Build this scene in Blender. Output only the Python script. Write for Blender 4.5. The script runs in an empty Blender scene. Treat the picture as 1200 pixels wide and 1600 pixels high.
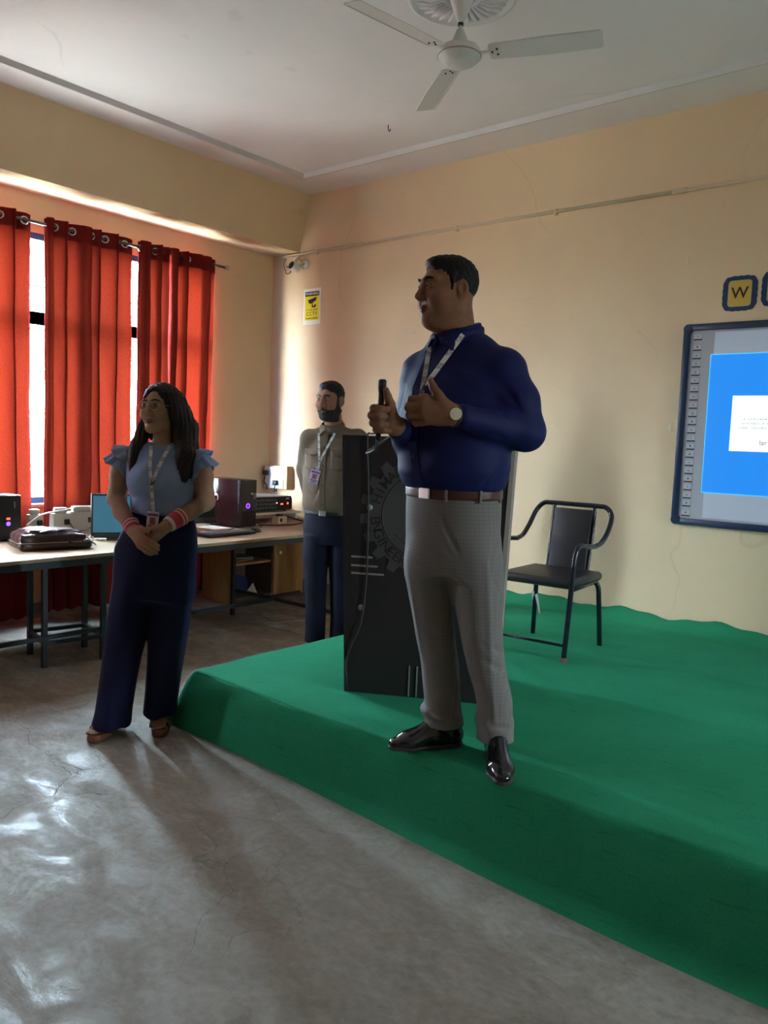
import bpy, bmesh, math, random
import numpy as np
from mathutils import Vector, Matrix, Euler

random.seed(7)
SC = bpy.context.scene
COL = SC.collection
R = math.radians
PI = math.pi

# ------------------------------------------------------------------ camera
YAW, PITCH, ROLL, FPX = 0.688403492, -0.0884492387, 0.0375501748, 1260.80835
CAM_LOC = Vector((5.67654365, -5.16635519, 1.4))
def camera():
    f = Vector((-math.sin(YAW)*math.cos(PITCH), math.cos(YAW)*math.cos(PITCH), math.sin(PITCH)))
    r = Vector((math.cos(YAW), math.sin(YAW), 0)); u = r.cross(f)
    r2 = math.cos(ROLL)*r + math.sin(ROLL)*u; u2 = -math.sin(ROLL)*r + math.cos(ROLL)*u
    cd = bpy.data.cameras.new('camera'); co = bpy.data.objects.new('camera', cd); COL.objects.link(co)
    m = Matrix((r2, u2, -f)).transposed().to_4x4(); m.translation = CAM_LOC
    co.matrix_world = m
    cd.sensor_fit = 'VERTICAL'; cd.sensor_height = 36.0
    cd.lens = FPX/1600*36.0
    cd.clip_start = 0.05
    SC.camera = co
camera()

# ------------------------------------------------------------------ world, lights, exposure
SKY_STRENGTH = 480.0
world = bpy.data.worlds.new('daylight'); SC.world = world; world.use_nodes = True
wn = world.node_tree.nodes; wl = world.node_tree.links
bg = wn['Background']
tc = wn.new('ShaderNodeTexCoord'); sx = wn.new('ShaderNodeSeparateXYZ'); cr = wn.new('ShaderNodeValToRGB')
wl.new(tc.outputs['Generated'], sx.inputs[0])
mr = wn.new('ShaderNodeMapRange'); mr.inputs[1].default_value = -1; mr.inputs[2].default_value = 1
wl.new(sx.outputs['Z'], mr.inputs[0]); wl.new(mr.outputs[0], cr.inputs[0])
cr.color_ramp.elements[0].position = 0.47; cr.color_ramp.elements[0].color = (0.215, 0.21, 0.195, 1)
cr.color_ramp.elements[1].position = 0.56; cr.color_ramp.elements[1].color = (0.74, 0.88, 1.0, 1)
wl.new(cr.outputs[0], bg.inputs[0]); bg.inputs[1].default_value = SKY_STRENGTH

def portal(name, loc, direction, w, h):
    l = bpy.data.lights.new(name, 'AREA'); l.shape = 'RECTANGLE'; l.size = w; l.size_y = h
    l.cycles.is_portal = True
    o = bpy.data.objects.new(name, l); COL.objects.link(o); o.location = loc
    d = Vector(direction)
    o.rotation_euler = d.to_track_quat('-Z', 'Y').to_euler()
    return o
# sampling portals in the window openings (they emit nothing themselves)
portal('window_portal', (-0.22, -1.80, 1.80), (1, 0, 0), 2.25, 1.95)
portal('window_portal', (-0.02, -2.30, 1.80), (1, 0, 0), 0.13, 1.95)
portal('window_portal', (-0.02, -1.50, 1.80), (1, 0, 0), 0.08, 1.95)
portal('window_portal', (-0.02, -4.975, 1.80), (1, 0, 0), 0.13, 1.95)
portal('window_portal', (-0.22, -5.00, 1.80), (1, 0, 0), 2.25, 1.95)
portal('window_portal', (8.62, -1.95, 1.55), (-1, 0, 0), 0.16, 1.9)

vs = SC.view_settings
vs.view_transform = 'Standard'; vs.look = 'None'; vs.gamma = 1.0; vs.use_curve_mapping = False
vs.exposure = 0.2
SC.cycles.max_bounces = 10
SC.cycles.diffuse_bounces = 6
SC.cycles.transparent_max_bounces = 12
SC.cycles.sample_clamp_indirect = 8.0

# ------------------------------------------------------------------ materials
MATS = {}
def mat(name, col, rough=0.6, metal=0.0, spec=0.4, noise=None, bump=None, emit=None, coat=0.0, sheen=0.0):
    """noise=(scale, amount, second colour); bump=(scale, strength, stretch)"""
    if name in MATS: return MATS[name]
    m = bpy.data.materials.new(name); m.use_nodes = True
    nt = m.node_tree; b = nt.nodes['Principled BSDF']
    b.inputs['Base Color'].default_value = (*col, 1); b.inputs['Roughness'].default_value = rough
    b.inputs['Metallic'].default_value = metal; b.inputs['Specular IOR Level'].default_value = spec
    b.inputs['Coat Weight'].default_value = coat
    if sheen: b.inputs['Sheen Weight'].default_value = sheen
    if emit:
        b.inputs['Emission Color'].default_value = (*emit[0], 1); b.inputs['Emission Strength'].default_value = emit[1]
    if noise or bump:
        t = nt.nodes.new('ShaderNodeTexCoord')
    if noise:
        n = nt.nodes.new('ShaderNodeTexNoise'); n.inputs['Scale'].default_value = noise[0]; n.inputs['Detail'].default_value = 5
        mp = nt.nodes.new('ShaderNodeMapping')
        if len(noise) > 3: mp.inputs['Scale'].default_value = noise[3]
        nt.links.new(t.outputs['Object'], mp.inputs[0]); nt.links.new(mp.outputs[0], n.inputs[0])
        rp = nt.nodes.new('ShaderNodeValToRGB'); rp.color_ramp.elements[0].position = 0.3; rp.color_ramp.elements[1].position = 0.7
        rp.color_ramp.elements[0].color = (*col, 1)
        c2 = [col[i]*(1-noise[1]) + noise[2][i]*noise[1] for i in range(3)]
        rp.color_ramp.elements[1].color = (*c2, 1)
        nt.links.new(n.outputs[0], rp.inputs[0]); nt.links.new(rp.outputs[0], b.inputs['Base Color'])
    if bump:
        n2 = nt.nodes.new('ShaderNodeTexNoise'); n2.inputs['Scale'].default_value = bump[0]; n2.inputs['Detail'].default_value = 4
        mp2 = nt.nodes.new('ShaderNodeMapping')
        if len(bump) > 2: mp2.inputs['Scale'].default_value = bump[2]
        nt.links.new(t.outputs['Object'], mp2.inputs[0]); nt.links.new(mp2.outputs[0], n2.inputs[0])
        bp = nt.nodes.new('ShaderNodeBump'); bp.inputs['Strength'].default_value = bump[1]; bp.inputs['Distance'].default_value = 0.01
        nt.links.new(n2.outputs[0], bp.inputs['Height']); nt.links.new(bp.outputs[0], b.inputs['Normal'])
    MATS[name] = m
    return m

class NT:
    """small node helper"""
    def __init__(s, m): s.t = m.node_tree; s.b = s.t.nodes.get('Principled BSDF')
    def n(s, k, **kw):
        x = s.t.nodes.new(k)
        for a, v in kw.items(): setattr(x, a, v)
        return x
    def l(s, a, b): s.t.links.new(a, b)
    def math(s, op, a, b=None, clamp=False):
        x = s.n('ShaderNodeMath', operation=op, use_clamp=clamp)
        for i, v in enumerate((a, b)):
            if v is None: continue
            if isinstance(v, (int, float)): x.inputs[i].default_value = v
            else: s.l(v, x.inputs[i])
        return x.outputs[0]
    def mix(s, fac, c1, c2, blend='MIX'):
        x = s.n('ShaderNodeMix', data_type='RGBA', blend_type=blend)
        for sock, v in ((x.inputs[0], fac), (x.inputs[6], c1), (x.inputs[7], c2)):
            if isinstance(v, (int, float)): sock.default_value = v
            elif isinstance(v, tuple): sock.default_value = (*v, 1) if len(v) == 3 else v
            else: s.l(v, sock)
        return x.outputs[2]
    def noise(s, vec, scale, detail=4, rough=0.5, dist=0.0):
        x = s.n('ShaderNodeTexNoise'); x.inputs['Scale'].default_value = scale; x.inputs['Detail'].default_value = detail
        x.inputs['Roughness'].default_value = rough; x.inputs['Distortion'].default_value = dist
        if vec is not None: s.l(vec, x.inputs[0])
        return x.outputs[0]
    def ramp(s, fac, *stops):
        x = s.n('ShaderNodeValToRGB'); e = x.color_ramp.elements
        while len(e) < len(stops): e.new(0.5)
        for i, (p, c) in enumerate(stops):
            e[i].position = p; e[i].color = (*c, 1) if len(c) == 3 else c
        s.l(fac, x.inputs[0]); return x.outputs[0]
    def coord(s, which='Object', scale=None, rot=None):
        t = s.n('ShaderNodeTexCoord').outputs[which]
        if scale or rot:
            m = s.n('ShaderNodeMapping')
            if scale: m.inputs['Scale'].default_value = scale
            if rot: m.inputs['Rotation'].default_value = rot
            s.l(t, m.inputs[0]); return m.outputs[0]
        return t
    def bump(s, h, strength=0.3, dist=0.01):
        x = s.n('ShaderNodeBump'); x.inputs['Strength'].default_value = strength; x.inputs['Distance'].default_value = dist
        s.l(h, x.inputs['Height']); s.l(x.outputs[0], s.b.inputs['Normal'])

# ------------------------------------------------------------------ mesh helpers
def link(o, parent=None):
    COL.objects.link(o)
    if parent is not None: o.parent = parent
    return o
def mesh_obj(name, me, m=None, parent=None, loc=None, rot=None, smooth=False):
    o = bpy.data.objects.new(name, me)
    if m is not None:
        me.materials.clear(); me.materials.append(m)
    if smooth: me.polygons.foreach_set('use_smooth', [True]*len(me.polygons))
    link(o, parent)
    if loc is not None: o.location = loc
    if rot is not None: o.rotation_euler = rot
    return o
def pydata(name, v, f, m=None, parent=None, smooth=False, **k):
    me = bpy.data.meshes.new(name); me.from_pydata([tuple(p) for p in v], [], [tuple(q) for q in f]); me.update()
    return mesh_obj(name, me, m, parent, smooth=smooth, **k)
def tag(o, label, cat, group=None):
    o['label'] = label; o['category'] = cat
    if group: o['group'] = group
    return o
def struct(o, label=None):
    o['kind'] = 'structure'
    if label: o['label'] = label
    return o
def thing(name, label, cat, loc=(0, 0, 0), rotz=0.0, group=None):
    o = bpy.data.objects.new(name, None); link(o); o.empty_display_size = 0.05
    o.location = loc; o.rotation_euler = (0, 0, rotz)
    return tag(o, label, cat, group)

class MB:
    """collects shapes in one bmesh"""
    def __init__(s): s.bm = bmesh.new()
    def box(s, c, d, rot=None, bev=0.0, seg=2):
        """centre, dimensions"""
        g = bmesh.ops.create_cube(s.bm, size=1.0)
        vs_ = g['verts']
        for v in vs_: v.co = Vector((v.co.x*d[0], v.co.y*d[1], v.co.z*d[2]))
        if bev > 0:
            es = list({e for v in vs_ for e in v.link_edges})
            r = bmesh.ops.bevel(s.bm, geom=es, offset=bev, segments=seg, affect='EDGES', profile=0.5)
            vs_ = list({v for f in r['faces'] for v in f.verts} | {v for v in vs_ if v.is_valid})
        M = (Euler(rot).to_matrix() if rot is not None else Matrix.Identity(3))
        for v in vs_: v.co = M @ v.co + Vector(c)
        return s
    def box2(s, a, b, bev=0.0, seg=2):
        return s.box([(a[i]+b[i])/2 for i in range(3)], [abs(b[i]-a[i]) for i in range(3)], bev=bev, seg=seg)
    def tube(s, pts, r, n=8, caps=True, closed=False, flat=None):
        """tube along points; r number or list; flat=(axis vector, factor)"""
        pts = [Vector(p) for p in pts]; m = len(pts)
        rs = r if isinstance(r, (list, tuple)) else [r]*m
        rings = []; up = None
        for i in range(m):
            if closed: t = (pts[(i+1) % m]-pts[i-1])
            else: t = pts[min(i+1, m-1)]-pts[max(i-1, 0)]
            t.normalize()
            if up is None:
                up = Vector((0, 0, 1)) if abs(t.z) < 0.9 else Vector((0, 1, 0))
            x = up.cross(t); x.normalize(); y = t.cross(x); y.normalize(); up = y
            ring = []
            for k in range(n):
                a = 2*PI*k/n
                o = (x*math.cos(a)+y*math.sin(a))*rs[i]
                if flat is not None:
                    ax = Vector(flat[0]); o = o - ax*(o.dot(ax))*(1-flat[1])
                ring.append(s.bm.verts.new(pts[i]+o))
            rings.append(ring)
        for i in range(m-1 + (1 if closed else 0)):
            a, b = rings[i], rings[(i+1) % m]
            for k in range(n):
                s.bm.faces.new((a[k], a[(k+1) % n], b[(k+1) % n], b[k]))
        if caps and not closed:
            s.bm.faces.new(list(reversed(rings[0]))); s.bm.faces.new(rings[-1])
        return s
    def lathe(s, prof, n=24, M=None, caps=True):
        """profile (r,z) list revolved round z, then transformed by M (4x4)"""
        M = M or Matrix.Identity(4)
        rings = []
        for (r, z) in prof:
            rings.append([s.bm.verts.new(M @ Vector((r*math.cos(2*PI*k/n), r*math.sin(2*PI*k/n), z))) for k in range(n)])
        for a, b in zip(rings, rings[1:]):
            for k in range(n): s.bm.faces.new((a[k], a[(k+1) % n], b[(k+1) % n], b[k]))
        if caps:
            s.bm.faces.new(list(reversed(rings[0]))); s.bm.faces.new(rings[-1])
        return s
    def prism(s, poly, a, b, M=None):
        """2D polygon (x,y) extruded z from a to b"""
        M = M or Matrix.Identity(4)
        lo = [s.bm.verts.new(M @ Vector((p[0], p[1], a))) for p in poly]
        hi = [s.bm.verts.new(M @ Vector((p[0], p[1], b))) for p in poly]
        n = len(poly)
        s.bm.faces.new(list(reversed(lo))); s.bm.faces.new(hi)
        for k in range(n): s.bm.faces.new((lo[k], lo[(k+1) % n], hi[(k+1) % n], hi[k]))
        return s
    def build(s, name, m=None, parent=None, smooth=False, loc=None, rot=None, angle=None):
        bmesh.ops.recalc_face_normals(s.bm, faces=s.bm.faces[:])
        me = bpy.data.meshes.new(name); s.bm.to_mesh(me); s.bm.free()
        o = mesh_obj(name, me, m, parent, loc, rot, smooth or angle is not None)
        if angle is not None: me.set_sharp_from_angle(angle=angle)
        return o
SH = R(40)
def grid_faces(nu, nv, closed_u=False):
    f = []
    for i in range(nu - (0 if closed_u else 1)):
        for j in range(nv-1):
            a = i*nv+j; b = ((i+1) % nu)*nv+j
            f.append((a, b, b+1, a+1))
    return f
def smooth_path(ctrl, n=8, closed=False):
    """Catmull-Rom through control points"""
    P = [Vector(p) for p in ctrl]; out = []; m = len(P)
    rng = range(m if closed else m-1)
    for i in rng:
        if closed: p0, p1, p2, p3 = P[i-1], P[i], P[(i+1) % m], P[(i+2) % m]
        else: p0, p1, p2, p3 = P[max(i-1, 0)], P[i], P[i+1], P[min(i+2, m-1)]
        for k in range(n):
            t = k/n
            out.append(0.5*((2*p1)+(p2-p0)*t+(2*p0-5*p1+4*p2-p3)*t*t+(3*p1-p0-3*p2+p3)*t**3))
    if not closed: out.append(P[-1])
    return out
def bez_round(pts, r, n=5):
    """polyline with rounded corners"""
    P = [Vector(p) for p in pts]; out = [P[0]]
    for i in range(1, len(P)-1):
        a = P[i]+(P[i-1]-P[i]).normalized()*min(r, (P[i-1]-P[i]).length*0.49)
        b = P[i]+(P[i+1]-P[i]).normalized()*min(r, (P[i+1]-P[i]).length*0.49)
        for k in range(n+1):
            t = k/n; out.append((1-t)**2*a+2*t*(1-t)*P[i]+t*t*b)
    out.append(P[-1]); return out
def ribbon(name, pts, width, thick, side, m, parent):
    """flat strap: pts path, side = list of vectors across the strap"""
    mb = MB(); P = [Vector(p) for p in pts]; rings = []
    for i, p in enumerate(P):
        s = Vector(side[i] if isinstance(side, list) else side).normalized()
        t = (P[min(i+1, len(P)-1)]-P[max(i-1, 0)]).normalized(); nn = s.cross(t).normalized()
        w = (width[i] if isinstance(width, list) else width)/2
        rings.append([mb.bm.verts.new(p+s*w+nn*thick/2), mb.bm.verts.new(p-s*w+nn*thick/2), mb.bm.verts.new(p-s*w-nn*thick/2), mb.bm.verts.new(p+s*w-nn*thick/2)])
    for a, b in zip(rings, rings[1:]):
        for k in range(4): mb.bm.faces.new((a[k], a[(k+1) % 4], b[(k+1) % 4], b[k]))
    mb.bm.faces.new(rings[0]); mb.bm.faces.new(rings[-1])
    return mb.build(name, m, parent, angle=SH)
def text_mesh(s, size, depth=0.001, align='CENTER', spacing=1.0, bold=0.0):
    cu = bpy.data.curves.new('text', 'FONT'); cu.body = s; cu.size = size; cu.extrude = depth/2
    cu.align_x = align; cu.align_y = 'CENTER'; cu.space_character = spacing; cu.offset = bold
    cu.resolution_u = 3
    o = bpy.data.objects.new('text', cu); COL.objects.link(o)
    dg = bpy.context.evaluated_depsgraph_get(); dg.update()
    me = bpy.data.meshes.new_from_object(o.evaluated_get(dg))
    bpy.data.objects.remove(o); bpy.data.curves.remove(cu)
    return me
WALLM = Matrix.Rotation(R(90), 4, 'X')     # xy plane -> upright facing -y
def text_obj(name, s, size, m, parent, loc, rot=(R(90), 0, 0), **k):
    return mesh_obj(name, text_mesh(s, size, **k), m, parent, loc, rot)
# ================================================================== SETTING
XR, YF, ZC = 8.6, -9.0, 3.52
def m_wall(name, c1, c2):
    m = mat(name, c1, 0.75); t = NT(m); co = t.coord()
    n1 = t.noise(co, 1.3, 5, 0.6); n2 = t.noise(co, 9.0, 6, 0.65)
    c = t.mix(t.ramp(n1, (0.35, (0, 0, 0)), (0.7, (1, 1, 1))), c1, c2)
    spots = t.noise(co, 5.5, 3, 0.5)
    c = t.mix(t.ramp(spots, (0.70, (0, 0, 0)), (0.76, (0.35, 0.35, 0.35))), c, tuple(x*0.78 for x in c1))
    cracks = t.n('ShaderNodeTexVoronoi', feature='DISTANCE_TO_EDGE'); cracks.inputs['Scale'].default_value = 0.55
    dist = t.n('ShaderNodeMix', data_type='VECTOR'); dist.inputs[0].default_value = 0.22
    nz = t.n('ShaderNodeTexNoise'); nz.inputs['Scale'].default_value = 2.3; t.l(co, nz.inputs[0])
    t.l(co, dist.inputs[4]); t.l(nz.outputs[1], dist.inputs[5]); t.l(dist.outputs[1], cracks.inputs[0])
    cl = t.math('MULTIPLY', t.ramp(cracks.outputs['Distance'], (0.0, (1, 1, 1)), (0.0022, (0, 0, 0))), t.ramp(t.noise(co, 0.8, 2), (0.5, (0, 0, 0)), (0.62, (1, 1, 1))))
    c = t.mix(t.math('MULTIPLY', cl, 0.22), c, tuple(x*0.55 for x in c1))
    t.l(c, t.b.inputs['Base Color'])
    t.bump(t.math('ADD', n2, t.math('MULTIPLY', n1, 2.0)), 0.18, 0.01)
    return m
M_WALL = m_wall('cream_wall_paint', (0.80, 0.62, 0.39), (0.74, 0.55, 0.36))
M_CEIL = m_wall('white_ceiling_paint', (0.85, 0.83, 0.83), (0.79, 0.78, 0.79))

def m_floor():
    m = mat('worn_concrete', (0.3, 0.28, 0.26), 0.5); t = NT(m); co = t.coord()
    big = t.noise(co, 0.9, 4, 0.55, 0.6); mid = t.noise(t.coord('Object', (1.0, 1.7, 1.0), (0, 0, 0.6)), 4.2, 9, 0.72, 0.55); fine = t.noise(co, 34, 5, 0.6)
    c = t.ramp(mid, (0.30, (0.18, 0.148, 0.115)), (0.48, (0.26, 0.222, 0.18)), (0.56, (0.32, 0.285, 0.245)), (0.72, (0.24, 0.207, 0.17)))
    c = t.mix(t.ramp(big, (0.35, (0, 0, 0)), (0.65, (0.55, 0.55, 0.55))), c, (0.285, 0.245, 0.20))
    c = t.mix(0.12, c, t.ramp(fine, (0.3, (0.1, 0.09, 0.08)), (0.7, (0.7, 0.68, 0.64))))
    cv = t.n('ShaderNodeTexVoronoi', feature='DISTANCE_TO_EDGE'); cv.inputs['Scale'].default_value = 1.3
    wv = t.n('ShaderNodeMix', data_type='VECTOR'); wv.inputs[0].default_value = 0.25
    nz = t.n('ShaderNodeTexNoise'); nz.inputs['Scale'].default_value = 3.0; nz.inputs['Detail'].default_value = 6
    t.l(co, nz.inputs[0]); t.l(co, wv.inputs[4]); t.l(nz.outputs[1], wv.inputs[5]); t.l(wv.outputs[1], cv.inputs[0])
    cmask = t.noise(co, 0.7, 2)
    crack = t.math('MULTIPLY', t.ramp(cv.outputs['Distance'], (0.0, (1, 1, 1)), (0.004, (0, 0, 0))), t.ramp(cmask, (0.48, (0, 0, 0)), (0.6, (1, 1, 1))))
    c = t.mix(t.math('MULTIPLY', crack, 0.5), c, (0.12, 0.11, 0.10))
    t.l(c, t.b.inputs['Base Color'])
    rg = t.ramp(mid, (0.35, (0.75, 0.75, 0.75)), (0.52, (0.60, 0.60, 0.60)), (0.60, (0.30, 0.30, 0.30)), (0.7, (0.6, 0.6, 0.6)))
    t.l(rg, t.b.inputs['Roughness']); t.b.inputs['Specular IOR Level'].default_value = 0.22
    h = t.math('SUBTRACT', t.math('ADD', t.math('MULTIPLY', mid, 1.0), t.math('MULTIPLY', fine, 0.15)), crack)
    t.bump(h, 0.30, 0.012)
    return m
M_FLOOR = m_floor()

struct(MB().box2((-0.25, YF-0.2, -0.12), (XR+0.2, 0.2, 0)).build('floor', M_FLOOR))
struct(MB().box2((-0.25, YF-0.2, ZC), (XR+0.2, 0.2, ZC+0.15)).build('ceiling', M_CEIL))
struct(MB().box2((-0.25, 0, 0), (XR+0.2, 0.2, ZC)).build('wall_back', M_WALL))
struct(MB().box2((-0.25, YF-0.2, 0), (XR+0.2, YF, ZC)).build('wall_front', m_wall('bounce_cutting_brown', (0.32, 0.24, 0.165), (0.28, 0.21, 0.14))))  # unseen wall, coloured dark to cut light bounced onto the stage front
# left wall with two window openings
W1 = (-2.92, -0.752, 0.85, 2.77); W2 = (-6.12, -3.90, 0.85, 2.77)
mb = MB()
mb.box2((-0.23, YF, 0), (0, 0, W1[2])); mb.box2((-0.23, YF, W1[3]), (0, 0, ZC))
mb.box2((-0.23, W1[1], W1[2]), (0, 0, W1[3])); mb.box2((-0.23, W2[1], W1[2]), (0, W1[0], W1[3])); mb.box2((-0.23, YF, W1[2]), (0, W2[0], W1[3]))
struct(mb.build('wall_left', M_WALL))
# right wall (outside the picture) with one window
W3 = (-2.03, -1.87, 0.60, 2.50)
mb = MB()
mb.box2((XR, YF, 0), (XR+0.2, 0, W3[2])); mb.box2((XR, YF, W3[3]), (XR+0.2, 0, ZC))
mb.box2((XR, W3[1], W3[2]), (XR+0.2, 0, W3[3])); mb.box2((XR, YF, W3[2]), (XR+0.2, W3[0], W3[3]))
struct(mb.build('wall_right', M_WALL))
# beam over the windows, face leaning out towards the ceiling
struct(MB().prism([(0, 3.04), (0.334, 3.04), (0.46, ZC), (0, ZC)], 0, -YF, Matrix.Rotation(R(90), 4, 'X')).build('trim_1', M_WALL), 'deep cream beam over the curtained window')
M_SKIRT = mat('grey_skirting', (0.30, 0.27, 0.22), 0.6, noise=(6, 0.5, (0.2, 0.18, 0.15)))
struct(MB().box2((0, -0.012, 0), (2.7, 0, 0.115)).build('baseboard_back', M_SKIRT))
struct(MB().box2((0, -8.9, 0), (0.012, 0, 0.115)).build('baseboard_left', M_SKIRT))

# ---- ceiling cornice: an inset moulding with small leaf dentils
M_MOULD = mat('cornice_plaster', (0.72, 0.71, 0.72), 0.7)
CX, CY = 0.795, -0.42
def mould_y(name, x, y0, y1):
    t = MB().prism([(-0.028, ZC), (-0.026, ZC-0.012), (-0.010, ZC-0.030), (0.010, ZC-0.032), (0.018, ZC-0.016), (0.028, ZC)], 0, y1-y0, Matrix.Translation((x, y1, 0)) @ Matrix.Rotation(R(90), 4, 'X'))
    return struct(t.build(name, M_MOULD))
t2 = mould_y('trim_2', CX, -8.2, CY+0.028)
t3 = struct(MB().prism([(-0.028, ZC), (-0.018, ZC-0.016), (-0.010, ZC-0.032), (0.010, ZC-0.030), (0.026, ZC-0.012), (0.028, ZC)], CX-0.02, 7.6, Matrix(((0, 0, 1, 0), (1, 0, 0, CY), (0, 1, 0, 0), (0, 0, 0, 1)))).build('trim_3', M_MOULD))
lf = MB(); lf.lathe([(0.001, -0.012), (0.014, -0.009), (0.017, 0.0), (0.001, 0.001)], 8, Matrix.Diagonal((1.5, 1.0, 1.0, 1)))
lf_me = None
def dentils(parent, pts, rotz, me):
    for p in pts:
        mesh_obj('leaf', me, None, parent, p, (0, 0, rotz))
bmesh.ops.recalc_face_normals(lf.bm, faces=lf.bm.faces[:])
lf_me = bpy.data.meshes.new('leaf'); lf.bm.to_mesh(lf_me); lf.bm.free(); lf_me.materials.append(M_MOULD)
dentils(t3, [(CX+0.08+i*0.075, CY+0.046, ZC) for i in range(60)], R(35), lf_me)
dentils(t2, [(CX-0.046, CY-0.06-i*0.075, ZC) for i in range(36)], R(125), lf_me)
# hairline repairs and hooks in the ceiling
M_DK = mat('dark_iron', (0.03, 0.03, 0.035), 0.5, 0.6)
hk = MB(); hk.tube(smooth_path([(0, 0, 0), (0, 0, -0.03), (0.012, 0, -0.045), (0.02, 0, -0.03)], 5), 0.003, 6)
tag(hk.build('ceiling_hook', M_DK, None, loc=(2.033, -0.845, ZC)), 'small bent iron hook in the bare ceiling', 'hook')

# ---- windows
M_BLUE = mat('blue_window_paint', (0.03, 0.16, 0.42), 0.4)
M_GLASS = bpy.data.materials.new('window_glass'); M_GLASS.use_nodes = True
_t = NT(M_GLASS); _t.t.nodes.remove(_t.b)
_tr = _t.n('ShaderNodeBsdfTransparent'); _gl = _t.n('ShaderNodeBsdfGlossy'); _gl.inputs['Roughness'].default_value = 0.02
_tr.inputs[0].default_value = (0.92, 0.95, 0.96, 1)
_mx = _t.n('ShaderNodeMixShader'); _mx.inputs[0].default_value = 0.06
_t.l(_tr.outputs[0], _mx.inputs[1]); _t.l(_gl.outputs[0], _mx.inputs[2]); _t.l(_mx.outputs[0], _t.t.nodes['Material Output'].inputs[0])
def window(name, W, x, mull, transom, label):
    root = bpy.data.objects.new(name, None); link(root); struct(root, label)
    root.location = (x, (W[0]+W[1])/2, W[2]); oy, oz = root.location.y, root.location.z
    fr = MB()
    for (a, b) in (((-0.03, W[0], W[2]), (0.03, W[0]+0.045, W[3])), ((-0.03, W[1]-0.045, W[2]), (0.03, W[1], W[3])), ((-0.03, W[0], W[2]), (0.03, W[1], W[2]+0.045)), ((-0.03, W[0], W[3]-0.045), (0.03, W[1], W[3]))):
        fr.box2((a[0], a[1]-oy, a[2]-oz), (b[0], b[1]-oy, b[2]-oz))
    fr.build('window_frame', M_BLUE, root)
    for y in mull: MB().box2((-0.022, y-0.022-oy, 0.045), (0.022, y+0.022-oy, W[3]-oz-0.045)).build('mullion', M_BLUE, root)
    ys = [W[0]+0.045]+list(mull)+[W[1]-0.045]
    for a, b in zip(ys, ys[1:]):
        e = 0.022
        for z in transom: MB().box2((-0.02, a+e-oy, z-oz-0.045), (0.02, b-e-oy, z-oz+0.045)).build('transom', M_BLUE, root)
        zs = [W[2]+0.045]+list(transom)+[W[3]-0.045]
        for c, d in zip(zs, zs[1:]):
            MB().box2((-0.003, a+e-oy, c-oz), (0.003, b-e-oy, d-oz)).build('pane', M_GLASS, root)
        for k in range(1, 6):
            z = W[2]+0.045+(W[3]-W[2]-0.09)*k/6
            MB().tube([(-0.08, a-oy, z-oz), (-0.08, b-oy, z-oz)], 0.006, 6).build('grille_bar', M_BLUE, root)
    return root
window('window_1', W1, -0.035, [-1.172, -1.609, -2.046, -2.483], [2.18], 'blue steel window behind the red curtains')
window('window_2', W2, -0.10, [-4.34, -4.78, -5.22, -5.66], [2.18], 'second blue steel window further along the wall')
window('window_3', W3, XR+0.10, [], [1.9], 'blue steel window in the right hand wall')
struct(MB().box2((-0.2, W1[0]-0.04, 0.825), (0.05, W1[1]+0.04, 0.85), bev=0.006).build('window_sill', mat('sill_stone', (0.55, 0.5, 0.42), 0.5)))

# ---- curtains on an eyelet rod
def m_curtain():
    m = bpy.data.materials.new('red_curtain_cloth'); m.use_nodes = True; t = NT(m)
    t.t.nodes.remove(t.b)
    co = t.coord('Object', (1, 1, 1))
    wv = t.noise(t.coord('Object', (60, 60, 42)), 3.0, 4, 0.7); bl = t.noise(co, 4.0, 3)
    tw = t.ramp(wv, (0.3, (0.55, 0.55, 0.55)), (0.7, (1, 1, 1)))
    col = t.mix(t.ramp(bl, (0.3, (0, 0, 0)), (0.7, (1, 1, 1))), (0.16, 0.017, 0.016), (0.20, 0.021, 0.018))
    c1 = t.mix(1.0, col, tw, 'MULTIPLY')
    tl = t.mix(1.0, t.mix(0.0, (0.0120, 0.00108, 0.00045), (0, 0, 0)), tw, 'MULTIPLY')
    d = t.n('ShaderNodeBsdfDiffuse'); t.l(c1, d.inputs[0])
    s = t.n('ShaderNodeBsdfTranslucent'); t.l(tl, s.inputs[0])
    a = t.n('ShaderNodeAddShader'); t.l(d.outputs[0], a.inputs[0]); t.l(s.outputs[0], a.inputs[1])
    t.l(a.outputs[0], t.t.nodes['Material Output'].inputs[0])
    return m
M_CURT = m_curtain()
M_RING = mat('steel_eyelet', (0.62, 0.60, 0.55), 0.3, 0.9)
RODX, RODZ = 0.12, 2.812
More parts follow.
